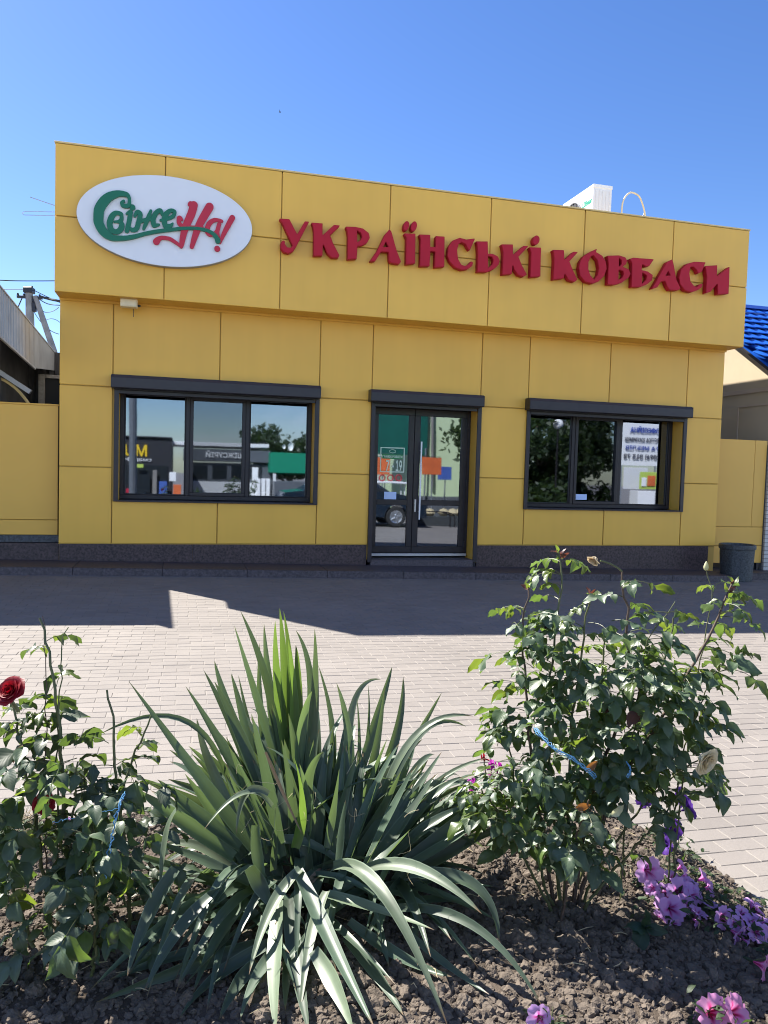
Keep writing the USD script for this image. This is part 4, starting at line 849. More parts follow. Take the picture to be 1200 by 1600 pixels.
obj('side_window', carM((v, np.array(m.faces)[:, ::-1])), 'car_glass', car)
for s in (-1, 1):
    for wx in (-1.32, 1.35):
        def wheelM(m): return carM((np.stack([m[0][:, 0] + wx, m[0][:, 2] * s + s * .72, m[0][:, 1] + .31], 1), m[1]))
        wh = obj('wheel', wheelM(lathe([(.20, -.1), (.29, -.1), (.31, -.07), (.31, .07), (.29, .1), (.20, .1)], 28)), 'tyre', car)
        obj('rim', wheelM(lathe([(0, .085), (.05, .09), (.07, .07), (.16, .08), (.20, .095), (.2, -.09)], 20)), 'aluminium', wh)
        for k in range(5):
            t = k * 2 * np.pi / 5; obj('spoke', wheelM(obox((.11 * math.cos(t), .11 * math.sin(t), .085), (.08 * math.cos(t), .08 * math.sin(t), 0), (-.022 * math.sin(t), .022 * math.cos(t), 0), (0, 0, .012), .004)), 'aluminium', wh)
    obj('headlight', carM(obox((2.12, s * .62, .72), (.06, 0, 0), (0, .16, 0), (0, 0, .07), .03)), 'white_plastic', car)
# trees across the street
def tree(name, label, base, h, r, seed, nleaf=2600, group=None, lift=.35):
    rg = np.random.default_rng(seed); t = thing(name, label, 'tree', base, group); b = np.asarray(base, float)
    limbs = [tube(smoothpath([b - [0, 0, .5], b + [.1, 0, h * .3], b + [0, .1, h * .75]], 12), np.linspace(.22, .06, 12), 8)]
    tips = []
    for k in range(10):
        a = k * 2.4; z0 = h * rg.uniform(.25, .6); e = b + [math.cos(a) * r * .7, math.sin(a) * r * .7, z0 + h * rg.uniform(.1, .3)]
        limbs.append(tube(smoothpath([b + [0, 0, z0], (b + [0, 0, z0] + e) / 2 + [0, 0, .1], e], 8), np.linspace(.09, .02, 8), 6)); tips.append(e)
    obj('trunk', join(limbs), 'bark', t)
    ctr = [b + [0, 0, h * .62]] + tips + ([b + [rg.uniform(-r, r) * .8, rg.uniform(-.3, .5), rg.uniform(.3, h * .35)] for _ in range(8)] if lift < .1 else []); V, Fs = [], []; n = 0
    cl = [(ctr[rg.integers(len(ctr))] + rg.normal(0, r * .32, 3) * [1, 1, h / r * (.28 if lift < .5 else .12)], rg.uniform(.25, .55)) for _ in range(70)]
    for _ in range(nleaf):
        c, s = cl[rg.integers(len(cl))]; p = c + rg.normal(0, s * .6, 3)
        if p[2] < b[2] + h * lift * .5: continue
        d = rg.normal(0, 1, 3); d /= np.linalg.norm(d); e = np.cross(d, rg.normal(0, 1, 3)); e /= np.linalg.norm(e); L = rg.uniform(.10, .20)
        V.append(np.array([p - d * L, p + e * L * .5, p + d * L, p - e * L * .5])); Fs.append(np.array([[0, 1, 2], [0, 2, 3]]) + n); n += 4
    obj('crown', (np.vstack(V), np.vstack(Fs)), 'tree_leaf', t)
for k, (px, yv, pt, r, lab, s) in enumerate(((836, 15.5, 615, 1.75, 'dense dark tree filling the left pane of the right window as a reflection', 3), (752, 16.0, 638, .95, 'narrow tree mirrored at the right edge of the door', 4), (893, 18, 630, 1.1, 'dark tree mirrored in the middle pane of the right window', 5), (413, 27, 659, .75, 'bushy tree behind the grey kiosk, mirrored in the left window', 6), (484, 26, 668, .8, 'tree behind the green awning, mirrored in the left window', 8), (452, 28, 692, 1.1, 'low tree behind the satellite dishes, mirrored in the left window', 9))):
    c = refl(px, 760, yv); z0 = float(gz(c[0], c[1])); tree('street_tree', lab, (c[0], c[1], z0), refl(px, pt, yv)[2] - z0, r, s, 9500 if k in (0, 2) else 2000, lift=.05 if k in (0, 2) else .8)
gl = thing('street_lamp', 'street lamp with white globe mirrored in the right window', 'street lamp', refl(873, 760, 14))
c = refl(873, 663, 14); sph = trimesh.creation.icosphere(3, .19); obj('globe', (np.array(sph.vertices) + c, np.array(sph.faces)), 'white_plastic', gl, smooth=True)
obj('lamp_post', tube([c - [0, 0, .18], (c[0], c[1], gz(c[0], c[1]) - .05)], .035, 8), 'frame_dark', gl)

# ------------------------------------------------------------------ the flower bed
rng = np.random.default_rng(21)
bed = thing('flower_bed_soil', kind='structure')
def mound(x, y):
    """height of the bed over the paving: a low rim, swelling to a flat mound"""
    d = np.minimum.reduce([BED_B - y, BED_R - x, np.maximum(x - BED_L, 0) + 0 * y, np.maximum(y - BED_F, 0)])
    d = np.minimum(d, (BED_B - .25 - y + (BED_R - .32 - x)) * .7071 + .22)
    return np.clip(d / .45, 0, 1) ** .7 * .028 + .004
gxs, gys = np.arange(BED_L, BED_R + .001, .022), np.arange(BED_F, BED_B + .001, .022)
Xg, Yg = np.meshgrid(gxs, gys, indexing='ij')
pts = np.stack([Xg, Yg, 0 * Xg], -1).reshape(-1, 3)
nz = (meshkit.fbm(pts * 3.0) * .026 + meshkit.fbm(pts * 11.0 + 5) * .016 + meshkit.noise(pts * 34.0) * .007).reshape(Xg.shape)
edge = np.clip(mound(Xg, Yg) / .026, 0, 1)
Zg = gz(Xg, Yg) + mound(Xg, Yg) + nz * edge - .008
from shapely import contains_xy
ins = contains_xy(BED.buffer(.03), Xg, Yg)
Zg = np.where(ins, Zg, gz(Xg, Yg) - .09)
nx_, ny_ = Xg.shape; i, j = np.meshgrid(np.arange(nx_ - 1), np.arange(ny_ - 1), indexing='ij')
q = np.stack([i * ny_ + j, (i + 1) * ny_ + j, (i + 1) * ny_ + j + 1, i * ny_ + j + 1], -1).reshape(-1, 4)
obj('soil', (np.stack([Xg, Yg, Zg], -1).reshape(-1, 3), q), 'soil', bed, smooth=True)
def soil_z(x, y):
    a = np.clip(((np.asarray(x) - gxs[0]) / .022).astype(int), 0, nx_ - 1); b2 = np.clip(((np.asarray(y) - gys[0]) / .022).astype(int), 0, ny_ - 1); return Zg[a, b2]
ico0, ico1, ico2 = (trimesh.creation.icosphere(k, 1.0) for k in (0, 1, 2))
var_ = []
for k in range(18):
    s_ = ico2 if k < 4 else ico1 if k < 10 else ico0; v = np.array(s_.vertices); rk = np.random.default_rng(k)
    v = v * (1 + .55 * meshkit.noise(v * 1.3 + k * 9.1) + .40 * meshkit.noise(v * 3.1 + k * 3) + (.25 * meshkit.noise(v * 7.0 + k) if k < 10 else 0))[:, None] * rk.uniform(.7, 1.2, 3)
    v *= rk.uniform(*((.6, 1.25) if k >= 10 else (.74, 1.2) if k >= 4 else (.84, 1.12)), (len(v), 1)); v[:, 2] *= .8
    var_.append((v, np.array(s_.faces)))
def scatter(n, r0, r1, pw, area, vs):
    Vs, Fs, k = [], [], 0
    xy = np.stack([rng.uniform(area[0], area[1], n), rng.uniform(area[2], area[3], n)], 1)
    keep = contains_xy(BED.buffer(.015), xy[:, 0], xy[:, 1]); xy = xy[keep]
    cl = meshkit.fbm(np.c_[xy * 2.2, np.zeros(len(xy))]); zz = soil_z(xy[:, 0], xy[:, 1])
    for (x, y), z, c in zip(xy, zz, cl):
        r_ = r0 + (r1 - r0) * rng.random() ** pw * (1 + .6 * c); v, f = var_[rng.integers(*vs)]
        a = rng.uniform(0, 6.283); ca, sa = math.cos(a), math.sin(a); t = rng.uniform(-.8, .8)
        w = v @ np.array([[ca, sa, 0], [-sa, ca, 0], [0, 0, 1]]) @ np.array([[1, 0, 0], [0, math.cos(t), math.sin(t)], [0, -math.sin(t), math.cos(t)]])
        Vs.append(w * r_ + [x, y, z + r_ * .15]); Fs.append(f + k); k += len(v)
    return np.vstack(Vs), np.vstack(Fs)
ar = (.2, 3.95, -10.3, -8.35)
tag(obj('clods', scatter(700, .008, .018, 1.6, ar, (0, 4)), 'clod', bed), kind='stuff'); tag(obj('lumps', scatter(7500, .004, .011, 1.6, ar, (4, 10)), 'clod', bed), kind='stuff')
tag(obj('crumbs', scatter(34000, .0025, .008, 1.5, ar, (10, 18)), 'clod', bed), kind='stuff')
# bits of dry straw and leaf on the soil
sv = []
for _ in range(150):
    x, y = rng.uniform(.9, 3.8), rng.uniform(-10.1, -8.45); a = rng.uniform(0, 6.28); L = rng.uniform(.02, .08); z = float(soil_z(x, y)) + .018
    sv.append(tube([(x, y, z), (x + L * .5 * math.cos(a), y + L * .5 * math.sin(a), z + rng.uniform(0, .012)), (x + L * math.cos(a + .2), y + L * math.sin(a + .2), z)], [.0012, .0018, .0008], 4))
tag(obj('dry_straw', join(sv), 'straw'), 'scattered bits of dry straw lying on the dark soil', 'straw', kind='stuff')

# ------------------------------------------------------------------ yucca
def yucca_leaf(p0, p1, p2, w, nrm, fold=.35, nseg=14, twist=0.0, base=.55):
    t = np.linspace(0, 1, nseg + 1)[:, None]; c = 2 * p1 - .5 * (p0 + p2)
    p = (1 - t) ** 2 * p0 + 2 * t * (1 - t) * c + t ** 2 * p2; tg = np.gradient(p, axis=0); tg /= np.linalg.norm(tg, axis=1, keepdims=True)
    t = t[:, 0]; prof = np.where(t < .4, base + (1 - base) * np.sin(t / .4 * np.pi / 2), np.clip((1 - t) / .6, 0, 1) ** .72) * w / 2 + .0004
    n = np.asarray(nrm, float)[None, :] - tg * (tg @ nrm)[:, None]; n /= np.linalg.norm(n, axis=1, keepdims=True) + 1e-9
    s = np.cross(tg, n); ang = twist * t; s, n = s * np.cos(ang)[:, None] + n * np.sin(ang)[:, None], n * np.cos(ang)[:, None] - s * np.sin(ang)[:, None]
    u = np.array([-1, -.55, 0, .55, 1]); V = p[:, None] + s[:, None] * (u * prof[:, None])[..., None] + n[:, None] * ((np.abs(u) - .3) * fold * prof[:, None])[..., None]
    k = len(u); i, j = np.meshgrid(np.arange(nseg), np.arange(k - 1), indexing='ij')
    return V.reshape(-1, 3), np.stack([i * k + j, i * k + j + 1, (i + 1) * k + j + 1, (i + 1) * k + j], -1).reshape(-1, 4), np.stack(np.broadcast_arrays((u[None] + 1) / 2, t[:, None]), -1).reshape(-1, 2)
yucca = thing('yucca', 'large spiky yucca with long sword leaves in the middle of the bed', 'plant', ground(565, 1425))
YB = at(520, 1330, 2.80)
# base, middle and tip in a two-fold enlargement of the photograph's lower middle; width in its pixels; depth of base and tip; kind
YL = [
 (480, 520, 440, 270, 352, 30, 34, 3.0, 3.1, 'n'), (470, 520, 400, 300, 332, 75, 30, 3.0, 3.1, 'n'), (500, 520, 466, 270, 460, 60, 40, 2.98, 3.0, 'y'),
 (508, 520, 490, 250, 474, 20, 40, 3.0, 3.04, 'y'), (516, 520, 508, 250, 486, 30, 36, 3.02, 3.08, 'y'), (524, 520, 530, 280, 524, 135, 34, 2.98, 3.0, 'y'),
 (490, 540, 447, 300, 425, 70, 34, 3.02, 3.12, 'n'), (560, 560, 581, 300, 583, 85, 36, 2.95, 2.95, 'n'), (545, 560, 572, 270, 525, 90, 28, 3.0, 3.1, 'n'),
 (450, 540, 415, 350, 412, 130, 24, 3.05, 3.2, 'n'), (505, 540, 520, 340, 500, 120, 34, 2.96, 2.98, 'y'), (530, 560, 545, 380, 575, 280, 34, 2.92, 2.85, 'n'),
 (420, 600, 320, 350, 270, 185, 32, 2.95, 3.1, 'n'), (405, 590, 360, 370, 322, 225, 28, 3.0, 3.15, 'n'), (430, 620, 330, 400, 237, 215, 36, 2.9, 3.0, 'n'),
 (400, 650, 290, 450, 180, 265, 44, 2.85, 2.9, 'n'), (430, 640, 350, 420, 270, 250, 40, 2.88, 2.95, 'n'), (420, 560, 380, 400, 345, 230, 22, 3.05, 3.25, 'n'),
 (390, 770, 230, 560, 2, 248, 52, 2.75, 2.7, 'n'), (350, 770, 205, 655, 92, 556, 58, 2.7, 2.55, 'n'), (330, 800, 160, 680, 22, 586, 50, 2.7, 2.6, 'n'),
 (340, 700, 230, 560, 130, 500, 36, 2.85, 2.95, 'n'), (330, 640, 190, 380, -90, 415, 26, 2.9, 2.7, 'n'), (360, 720, 260, 520, 215, 365, 34, 2.8, 2.95, 'p'),
 (480, 800, 432, 560, 385, 350, 56, 2.72, 2.75, 'n'), (522, 770, 541, 640, 520, 490, 40, 2.68, 2.62, 'y'), (562, 790, 571, 690, 580, 590, 26, 2.66, 2.62, 'n'),
 (620, 770, 640, 650, 660, 522, 30, 2.7, 2.68, 'n'), (652, 835, 664, 720, 680, 620, 46, 2.62, 2.55, 'n'), (452, 840, 456, 740, 460, 640, 34, 2.64, 2.58, 'n'),
 (500, 800, 460, 640, 425, 520, 44, 2.75, 2.8, 'n'), (560, 720, 560, 560, 610, 470, 44, 2.78, 2.8, 'n'), (470, 780, 400, 640, 330, 470, 48, 2.72, 2.7, 'n'), (430, 790, 390, 640, 335, 570, 40, 2.7, 2.66, 'n'),
 (640, 710, 690, 480, 652, 255, 40, 2.9, 3.0, 'n'), (605, 620, 640, 430, 595, 200, 24, 3.0, 3.15, 'n'), (700, 710, 762, 520, 802, 268, 34, 2.95, 3.1, 'n'),
 (720, 720, 830, 450, 860, 235, 34, 2.95, 3.15, 'n'), (740, 720, 860, 500, 980, 285, 30, 2.95, 3.25, 'n'), (690, 650, 702, 330, 790, 243, 24, 3.0, 3.3, 'p'),
 (700, 620, 782, 350, 825, 205, 28, 3.0, 3.25, 'n'), (760, 740, 890, 430, 1078, 358, 32, 2.85, 2.9, 'p'), (765, 750, 900, 430, 1056, 390, 26, 2.9, 3.0, 'n'),
 (690, 680, 745, 450, 750, 260, 12, 3.0, 3.2, 'n'), (680, 700, 720, 520, 715, 300, 16, 2.98, 3.15, 'n'),
 (780, 760, 900, 590, 980, 470, 30, 2.8, 2.9, 'n'), (800, 780, 950, 580, 1122, 488, 28, 2.8, 2.95, 'p'), (810, 800, 940, 620, 1048, 548, 34, 2.78, 2.9, 'n'),
 (820, 800, 985, 650, 1150, 520, 18, 2.75, 2.9, 'p'), (840, 830, 1000, 710, 1100, 603, 38, 2.72, 2.8, 'n'), (850, 840, 1005, 750, 1095, 692, 40, 2.7, 2.72, 'n'),
 (740, 830, 830, 650, 890, 525, 52, 2.66, 2.7, 'n'), (752, 830, 866, 680, 960, 540, 44, 2.68, 2.78, 'n'), (758, 838, 820, 780, 882, 712, 48, 2.6, 2.6, 'n'),
 (682, 830, 760, 610, 850, 440, 40, 2.75, 2.85, 'n'), (690, 820, 735, 700, 780, 560, 34, 2.72, 2.75, 'n'), (790, 800, 900, 640, 1000, 560, 40, 2.74, 2.84, 'n'), (830, 800, 940, 700, 1050, 640, 42, 2.72, 2.76, 'n'), (700, 760, 800, 560, 920, 430, 36, 2.85, 3.0, 'p'), (760, 700, 850, 560, 900, 430, 30, 2.9, 3.05, 'n'),
 (640, 830, 790, 905, 1002, 1335, 50, 2.6, 2.05, 'p'), (730, 840, 905, 835, 1106, 976, 46, 2.62, 2.3, 'p'), (620, 905, 572, 1050, 538, 1285, 38, 2.55, 2.2, 'p'),
 (622, 915, 770, 962, 957, 1026, 46, 2.58, 2.25, 'p'), (540, 835, 448, 960, 378, 1165, 40, 2.6, 2.3, 'p'), (530, 840, 628, 1050, 772, 1335, 52, 2.6, 2.05, 'n'),
 (470, 940, 458, 1140, 462, 1345, 56, 2.55, 2.05, 'p'), (500, 930, 528, 1140, 566, 1345, 52, 2.56, 2.1, 'n'), (580, 1090, 650, 1210, 705, 1345, 54, 2.35, 2.05, 'p'),
 (378, 930, 290, 1040, 203, 1245, 48, 2.6, 2.25, 'n'), (255, 920, 150, 1040, 52, 1215, 44, 2.36, 2.1, 'n'), (150, 835, 62, 990, -2, 1170, 50, 2.32, 2.1, 'n'), (150, 655, 118, 745, 100, 905, 42, 2.32, 2.3, 'p'), (300, 905, 250, 930, 205, 925, 44, 2.5, 2.36, 'n'),
 (440, 1070, 270, 1190, 160, 1340, 48, 2.45, 2.15, 'n'), (410, 1120, 190, 1180, -100, 1330, 46, 2.5, 2.2, 'n'), (400, 1150, 340, 1230, 285, 1345, 42, 2.4, 2.15, 'n'),
 (340, 1120, 150, 1200, -60, 1290, 40, 2.5, 2.3, 'n'), (690, 1000, 850, 1115, 1012, 1172, 40, 2.55, 2.35, 'n'), (880, 1040, 1000, 1150, 1125, 1315, 24, 2.5, 2.3, 'n'),
 (880, 850, 1085, 890, 1160, 1070, 40, 2.66, 2.5, 'n'), (820, 960, 1075, 1010, 1298, 1272, 30, 2.6, 2.25, 'n'), (900, 860, 1050, 880, 1140, 890, 20, 2.66, 2.6, 'n'),
 (450, 640, 360, 600, 238, 712, 24, 2.6, 2.45, 'p'), (440, 600, 370, 600, 338, 725, 24, 2.58, 2.5, 'p'), (430, 470, 490, 610, 545, 728, 10, 2.6, 2.58, 'd'),
 (380, 880, 210, 800, 60, 745, 40, 2.65, 2.6, 'n'), (360, 860, 200, 760, 85, 790, 36, 2.68, 2.7, 'p'), (380, 830, 420, 900, 450, 960, 50, 2.56, 2.5, 'n'), (400, 700, 410, 820, 440, 930, 40, 2.58, 2.54, 'n'),
 (330, 900, 130, 830, 0, 780, 36, 2.72, 2.75, 'n'), (360, 960, 160, 930, -40, 960, 34, 2.7, 2.65, 'n'), (380, 1000, 180, 1020, -60, 1060, 34, 2.66, 2.55, 'n'), (760, 960, 980, 930, 1090, 960, 34, 2.7, 2.68, 'n'), (740, 900, 900, 880, 1040, 830, 36, 2.7, 2.8, 'n'),
 (680, 1050, 780, 1180, 860, 1320, 36, 2.5, 2.2, 'n'), (480, 1060, 400, 1200, 350, 1345, 40, 2.45, 2.15, 'n'), (520, 1080, 500, 1230, 490, 1350, 44, 2.5, 2.2, 'n'),
]
YLV = []
def put_leaf(name, m, mt, par):
    if par is yucca and not closed: YLV.append((m, mt)); return None
    return obj(name, m[:2], mt, par, smooth=True, uv=m[2])
closed = False
def yp(a, b, d): return at(200 + a / 2, 940 + b / 2, d)
rl = np.random.default_rng(5)
KM = {'n': 'yucca_leaf', 'y': 'yucca_leaf_young', 'p': 'yucca_leaf_pale', 'd': 'yucca_leaf_dead'}
AX = at(560, 1300, 2.80)
for (x0, y0_, x1, y1_, x2, y2_, w, d0, d1, kd) in YL:
    p0, p1, p2 = yp(x0, y0_, d0), yp(x1, y1_, (d0 + d1) / 2 + .02), yp(x2, y2_, d1)
    for pnt in (p0, p1, p2):
        g_ = float(soil_z(pnt[0], pnt[1])) + .025
        if pnt[2] < g_: pnt += (g_ - pnt[2]) * np.array([0, 0, 1.0])
    rad = (p0 + p2) / 2 - AX; rad[2] = 0; rad /= np.linalg.norm(rad) + 1e-6
    up = p2[2] - p0[2] > 0
    nrm = np.array([0, 0, 1.0]) * .75 - rad * (.8 if up else -.25) - F_ * rl.uniform(.35, .95)
    nrm = nrm + rl.normal(0, .22, 3)
    put_leaf('leaf', yucca_leaf(p0, p1, p2, w / 2 * (d0 + d1) / 2 / FPX * 1.0, nrm, fold=rl.uniform(.2, .5), twist=rl.uniform(-.5, .5), base=.7), KM[kd], yucca)
for k in range(120):
    bx_, by_ = rl.uniform(370, 880), rl.uniform(660, 900); a = (bx_ - 600) / 290 + rl.normal(0, .16); L = rl.uniform(260, 460)
    tx, ty = bx_ + math.sin(a) * L, by_ - math.cos(a) * L; lim = 270 + abs(tx - 500) * .50
    ty = max(ty, lim + rl.uniform(0, 110)); d0 = 3.02 - (by_ - 660) / 240 * .28; p0, p1, p2 = yp(bx_, by_, d0), yp((bx_ * .5 + tx * .5) + rl.normal(0, 5), (by_ + ty) / 2 - 6, d0 + .03), yp(tx, ty, d0 + rl.uniform(-.02, .2))
    nrm = np.array([0, 0, .35]) - F_ * rl.uniform(.5, 1.0) + R_ * rl.normal(0, .45)
    put_leaf('leaf', yucca_leaf(p0, p1, p2, rl.uniform(.040, .056), nrm, fold=rl.uniform(.25, .5), twist=rl.uniform(-.3, .3), base=.75, nseg=11), 'yucca_leaf', yucca)
# leaves deeper in the clump
for k in range(120):
    a = rl.uniform(0, 2 * np.pi); el = rl.uniform(.0, .9)
    if math.cos(a) * F_[0] + math.sin(a) * F_[1] < -.15: continue
    L = rl.uniform(.38, .62)
    c0 = [at(450, 1335, 2.85), at(600, 1345, 2.86), at(500, 1290, 2.98), at(640, 1320, 2.95)][k % 4] + np.array([rl.normal(0, .05), rl.normal(0, .05), rl.normal(0, .03)])
    hd = np.array([math.cos(a), math.sin(a), 0]); d = hd * math.cos(el) + np.array([0, 0, 1]) * math.sin(el)
    p2 = c0 + d * L + np.array([0, 0, -.22 * (1 - math.sin(max(el, 0))) * L]); p1 = c0 + d * L * .55 + np.array([0, 0, .05])
    g_ = float(soil_z(p2[0], p2[1])) + .03; p2[2] = max(p2[2], g_); p1[2] = max(p1[2], g_)
    qx, _ = proj(p2)
    if qx[1] < 1030 + abs(qx[0] - 440) * .55 or qx[0] > 800: continue
    put_leaf('leaf', yucca_leaf(c0, p1, p2, rl.uniform(.030, .046), np.array([0, 0, 1.0]) - hd * .7 * math.sin(max(el, 0)) + rl.normal(0, .2, 3), fold=.4, nseg=9), 'yucca_leaf', yucca)
# the skirt of low leaves lying on the soil
for k in range(95):
    a = rl.uniform(0, 2 * np.pi); el = rl.uniform(-.05, .30); L = rl.uniform(.38, .66)
    c0 = [at(450, 1385, 2.80), at(590, 1395, 2.82), at(520, 1360, 2.9), at(640, 1370, 2.92), at(380, 1380, 2.78)][k % 5] + rl.normal(0, .035, 3)
    hd = np.array([math.cos(a), math.sin(a), 0]); d = hd * math.cos(el) + np.array([0, 0, 1]) * math.sin(el)
    p1 = c0 + d * L * .5 + np.array([0, 0, .04]); p2 = c0 + hd * L; p2[2] = float(soil_z(p2[0], p2[1])) + rl.uniform(.015, .10); p1[2] = max(p1[2], float(soil_z(p1[0], p1[1])) + .05)
    qx, _ = proj(p2)
    if qx[0] > 790 or p2[1] > BED_B - .05: continue
    put_leaf('leaf', yucca_leaf(c0, p1, p2, rl.uniform(.032, .046), np.array([0, 0, 1.0]) + rl.normal(0, .3, 3), fold=.35, nseg=9), 'yucca_leaf' if rl.random() > .03 else 'yucca_leaf_dead', yucca)
def shown(m):
    q, d = proj(m[0]); ok = (q[:, 0] > 0) & (q[:, 0] < 1200) & (q[:, 1] < 1600); return ok.mean() * np.ptp(q[:, 1]) / d.mean() ** 3
closed = True
ordr = sorted(range(len(YLV)), key=lambda k: -(shown(YLV[k][0]) + (1e6 if k < len(YL) else 0))); rest = {}
for r_, k in enumerate(ordr):
    if r_ < 292: put_leaf('leaf', *YLV[k], yucca)
    else: rest.setdefault(YLV[k][1], []).append(YLV[k][0])
for m_, ls in rest.items(): tag(obj('leaf_mass', join([l[:2] for l in ls]), m_, yucca, smooth=True, uv=np.vstack([l[2] for l in ls])), kind='stuff')
tr = []
for (a, b, d, top) in ((452, 1440, 2.82, 1330), (600, 1445, 2.84, 1330), (520, 1430, 2.95, 1280), (650, 1420, 2.95, 1310)):
    lo_ = at(a, b, d); lo_[2] = gz(lo_[0], lo_[1]) - .02; tr.append(tube([lo_, (lo_ + at(a, top, d)) / 2, at(a, top, d)], [.05, .045, .03], 8))
obj('trunk', join(tr), 'cane_brown', yucca)
# curling fibres along the leaf edges
fb = []
for _ in range(28):
    b0 = yp(rl.uniform(330, 900), rl.uniform(500, 1050), rl.uniform(2.5, 2.75)); d = rl.normal(0, 1, 3) * [.05, .03, .03]
    fb.append(tube(smoothpath([b0, b0 + d * .5 + rl.normal(0, .012, 3), b0 + d + rl.normal(0, .012, 3)], 7), .0005, 3, False))
tag(obj('fibres', join(fb), 'straw', yucca), kind='stuff')

# ------------------------------------------------------------------ roses
def leaflet(p, d, n, L, w, curl, fold, rg, seg=6):
    """one leaflet: pointed oval folded along its midrib, the tip curling down"""
    d = d / np.linalg.norm(d); n = n - d * (n @ d); n /= np.linalg.norm(n) + 1e-9; s = np.cross(d, n)
    t = np.linspace(0, 1, seg + 1); ang = curl * t
    px_ = np.cumsum(np.r_[0, np.cos(ang[:-1])]) / seg * L; pn = -np.cumsum(np.r_[0, np.sin(ang[:-1])]) / seg * L
    prof = np.sin(np.pi * np.clip(t, 0, 1) ** .82) ** .85 * (1 - .25 * t) * w / 2 + .0006; prof[-1] = .0004
    wav = rg.normal(0, .085, (seg + 1, 2)) * w; tw = rg.normal(0, .45); sway = rg.normal(0, .10) * L
    u = np.array([-1, -.5, 0, .5, 1]); V = np.zeros((seg + 1, 5, 3))
    for k, uu in enumerate(u):
        off = abs(uu) * fold * prof - .15 * prof * (abs(uu) == 1) + (wav[:, 0 if uu < 0 else 1] if abs(uu) == 1 else 0)
        ca, sa = np.cos(tw * t), np.sin(tw * t); lat, up_ = uu * prof * ca - off * sa, uu * prof * sa + off * ca
        V[:, k] = p + d * px_[:, None] + s * (lat + sway * t ** 2)[:, None] + n * (pn + up_)[:, None]
    i, j = np.meshgrid(np.arange(seg), np.arange(4), indexing='ij')
    return V.reshape(-1, 3), np.stack([i * 5 + j, i * 5 + j + 1, (i + 1) * 5 + j + 1, (i + 1) * 5 + j], -1).reshape(-1, 4), np.stack(np.broadcast_arrays((u[None] + 1) / 2, t[:, None]), -1).reshape(-1, 2)
def rose_flower(parent, c, axis, r, m, rg, n=30, name='petal', open_=.9):
    axis = np.asarray(axis, float) / np.linalg.norm(axis); a = np.cross(axis, [.3, .2, 1]); a /= np.linalg.norm(a); b = np.cross(axis, a)
    for k in range(n):
        f = (k + 1) / n; th = k * 2.399; tilt = .12 + 1.25 * f ** 1.3 * open_; L = r * (.55 + .5 * f); w = r * (.5 + .75 * f)
        rd = a * math.cos(th) + b * math.sin(th); sd = -a * math.sin(th) + b * math.cos(th)
        U2, V2 = np.meshgrid(np.linspace(0, 1, 6), np.linspace(-1, 1, 7), indexing='ij')
        phi = tilt * (.25 + .75 * U2) + (.55 * f) * np.clip(U2 - .72, 0, 1) * 3.0
        rr = np.cumsum(np.sin(phi), 0) / 6 * L + r * .05 * f; hh = np.cumsum(np.cos(phi), 0) / 6 * L
        wid = w * np.sin(np.pi * (.12 + .62 * U2)) * .6; ca = V2 * wid / np.maximum(rr + .18 * r, .05 * r) * .9; ca = np.clip(ca, -1.1, 1.1)
        R2 = rr + .06 * r + rg.normal(0, .012 * r, rr.shape); lip = .08 * r * V2 ** 2 * U2 * f
        P = c + (rd[None, None] * (R2 * np.cos(ca))[..., None] + sd[None, None] * ((rr + .18 * r) * np.sin(ca))[..., None]) + axis * (hh - lip - .25 * r * f)[..., None]
        i, j = np.meshgrid(np.arange(5), np.arange(6), indexing='ij'); q = np.stack([i * 7 + j, i * 7 + j + 1, (i + 1) * 7 + j + 1, (i + 1) * 7 + j], -1).reshape(-1, 4)
        obj(name, (P.reshape(-1, 3), q), m, parent, smooth=True)
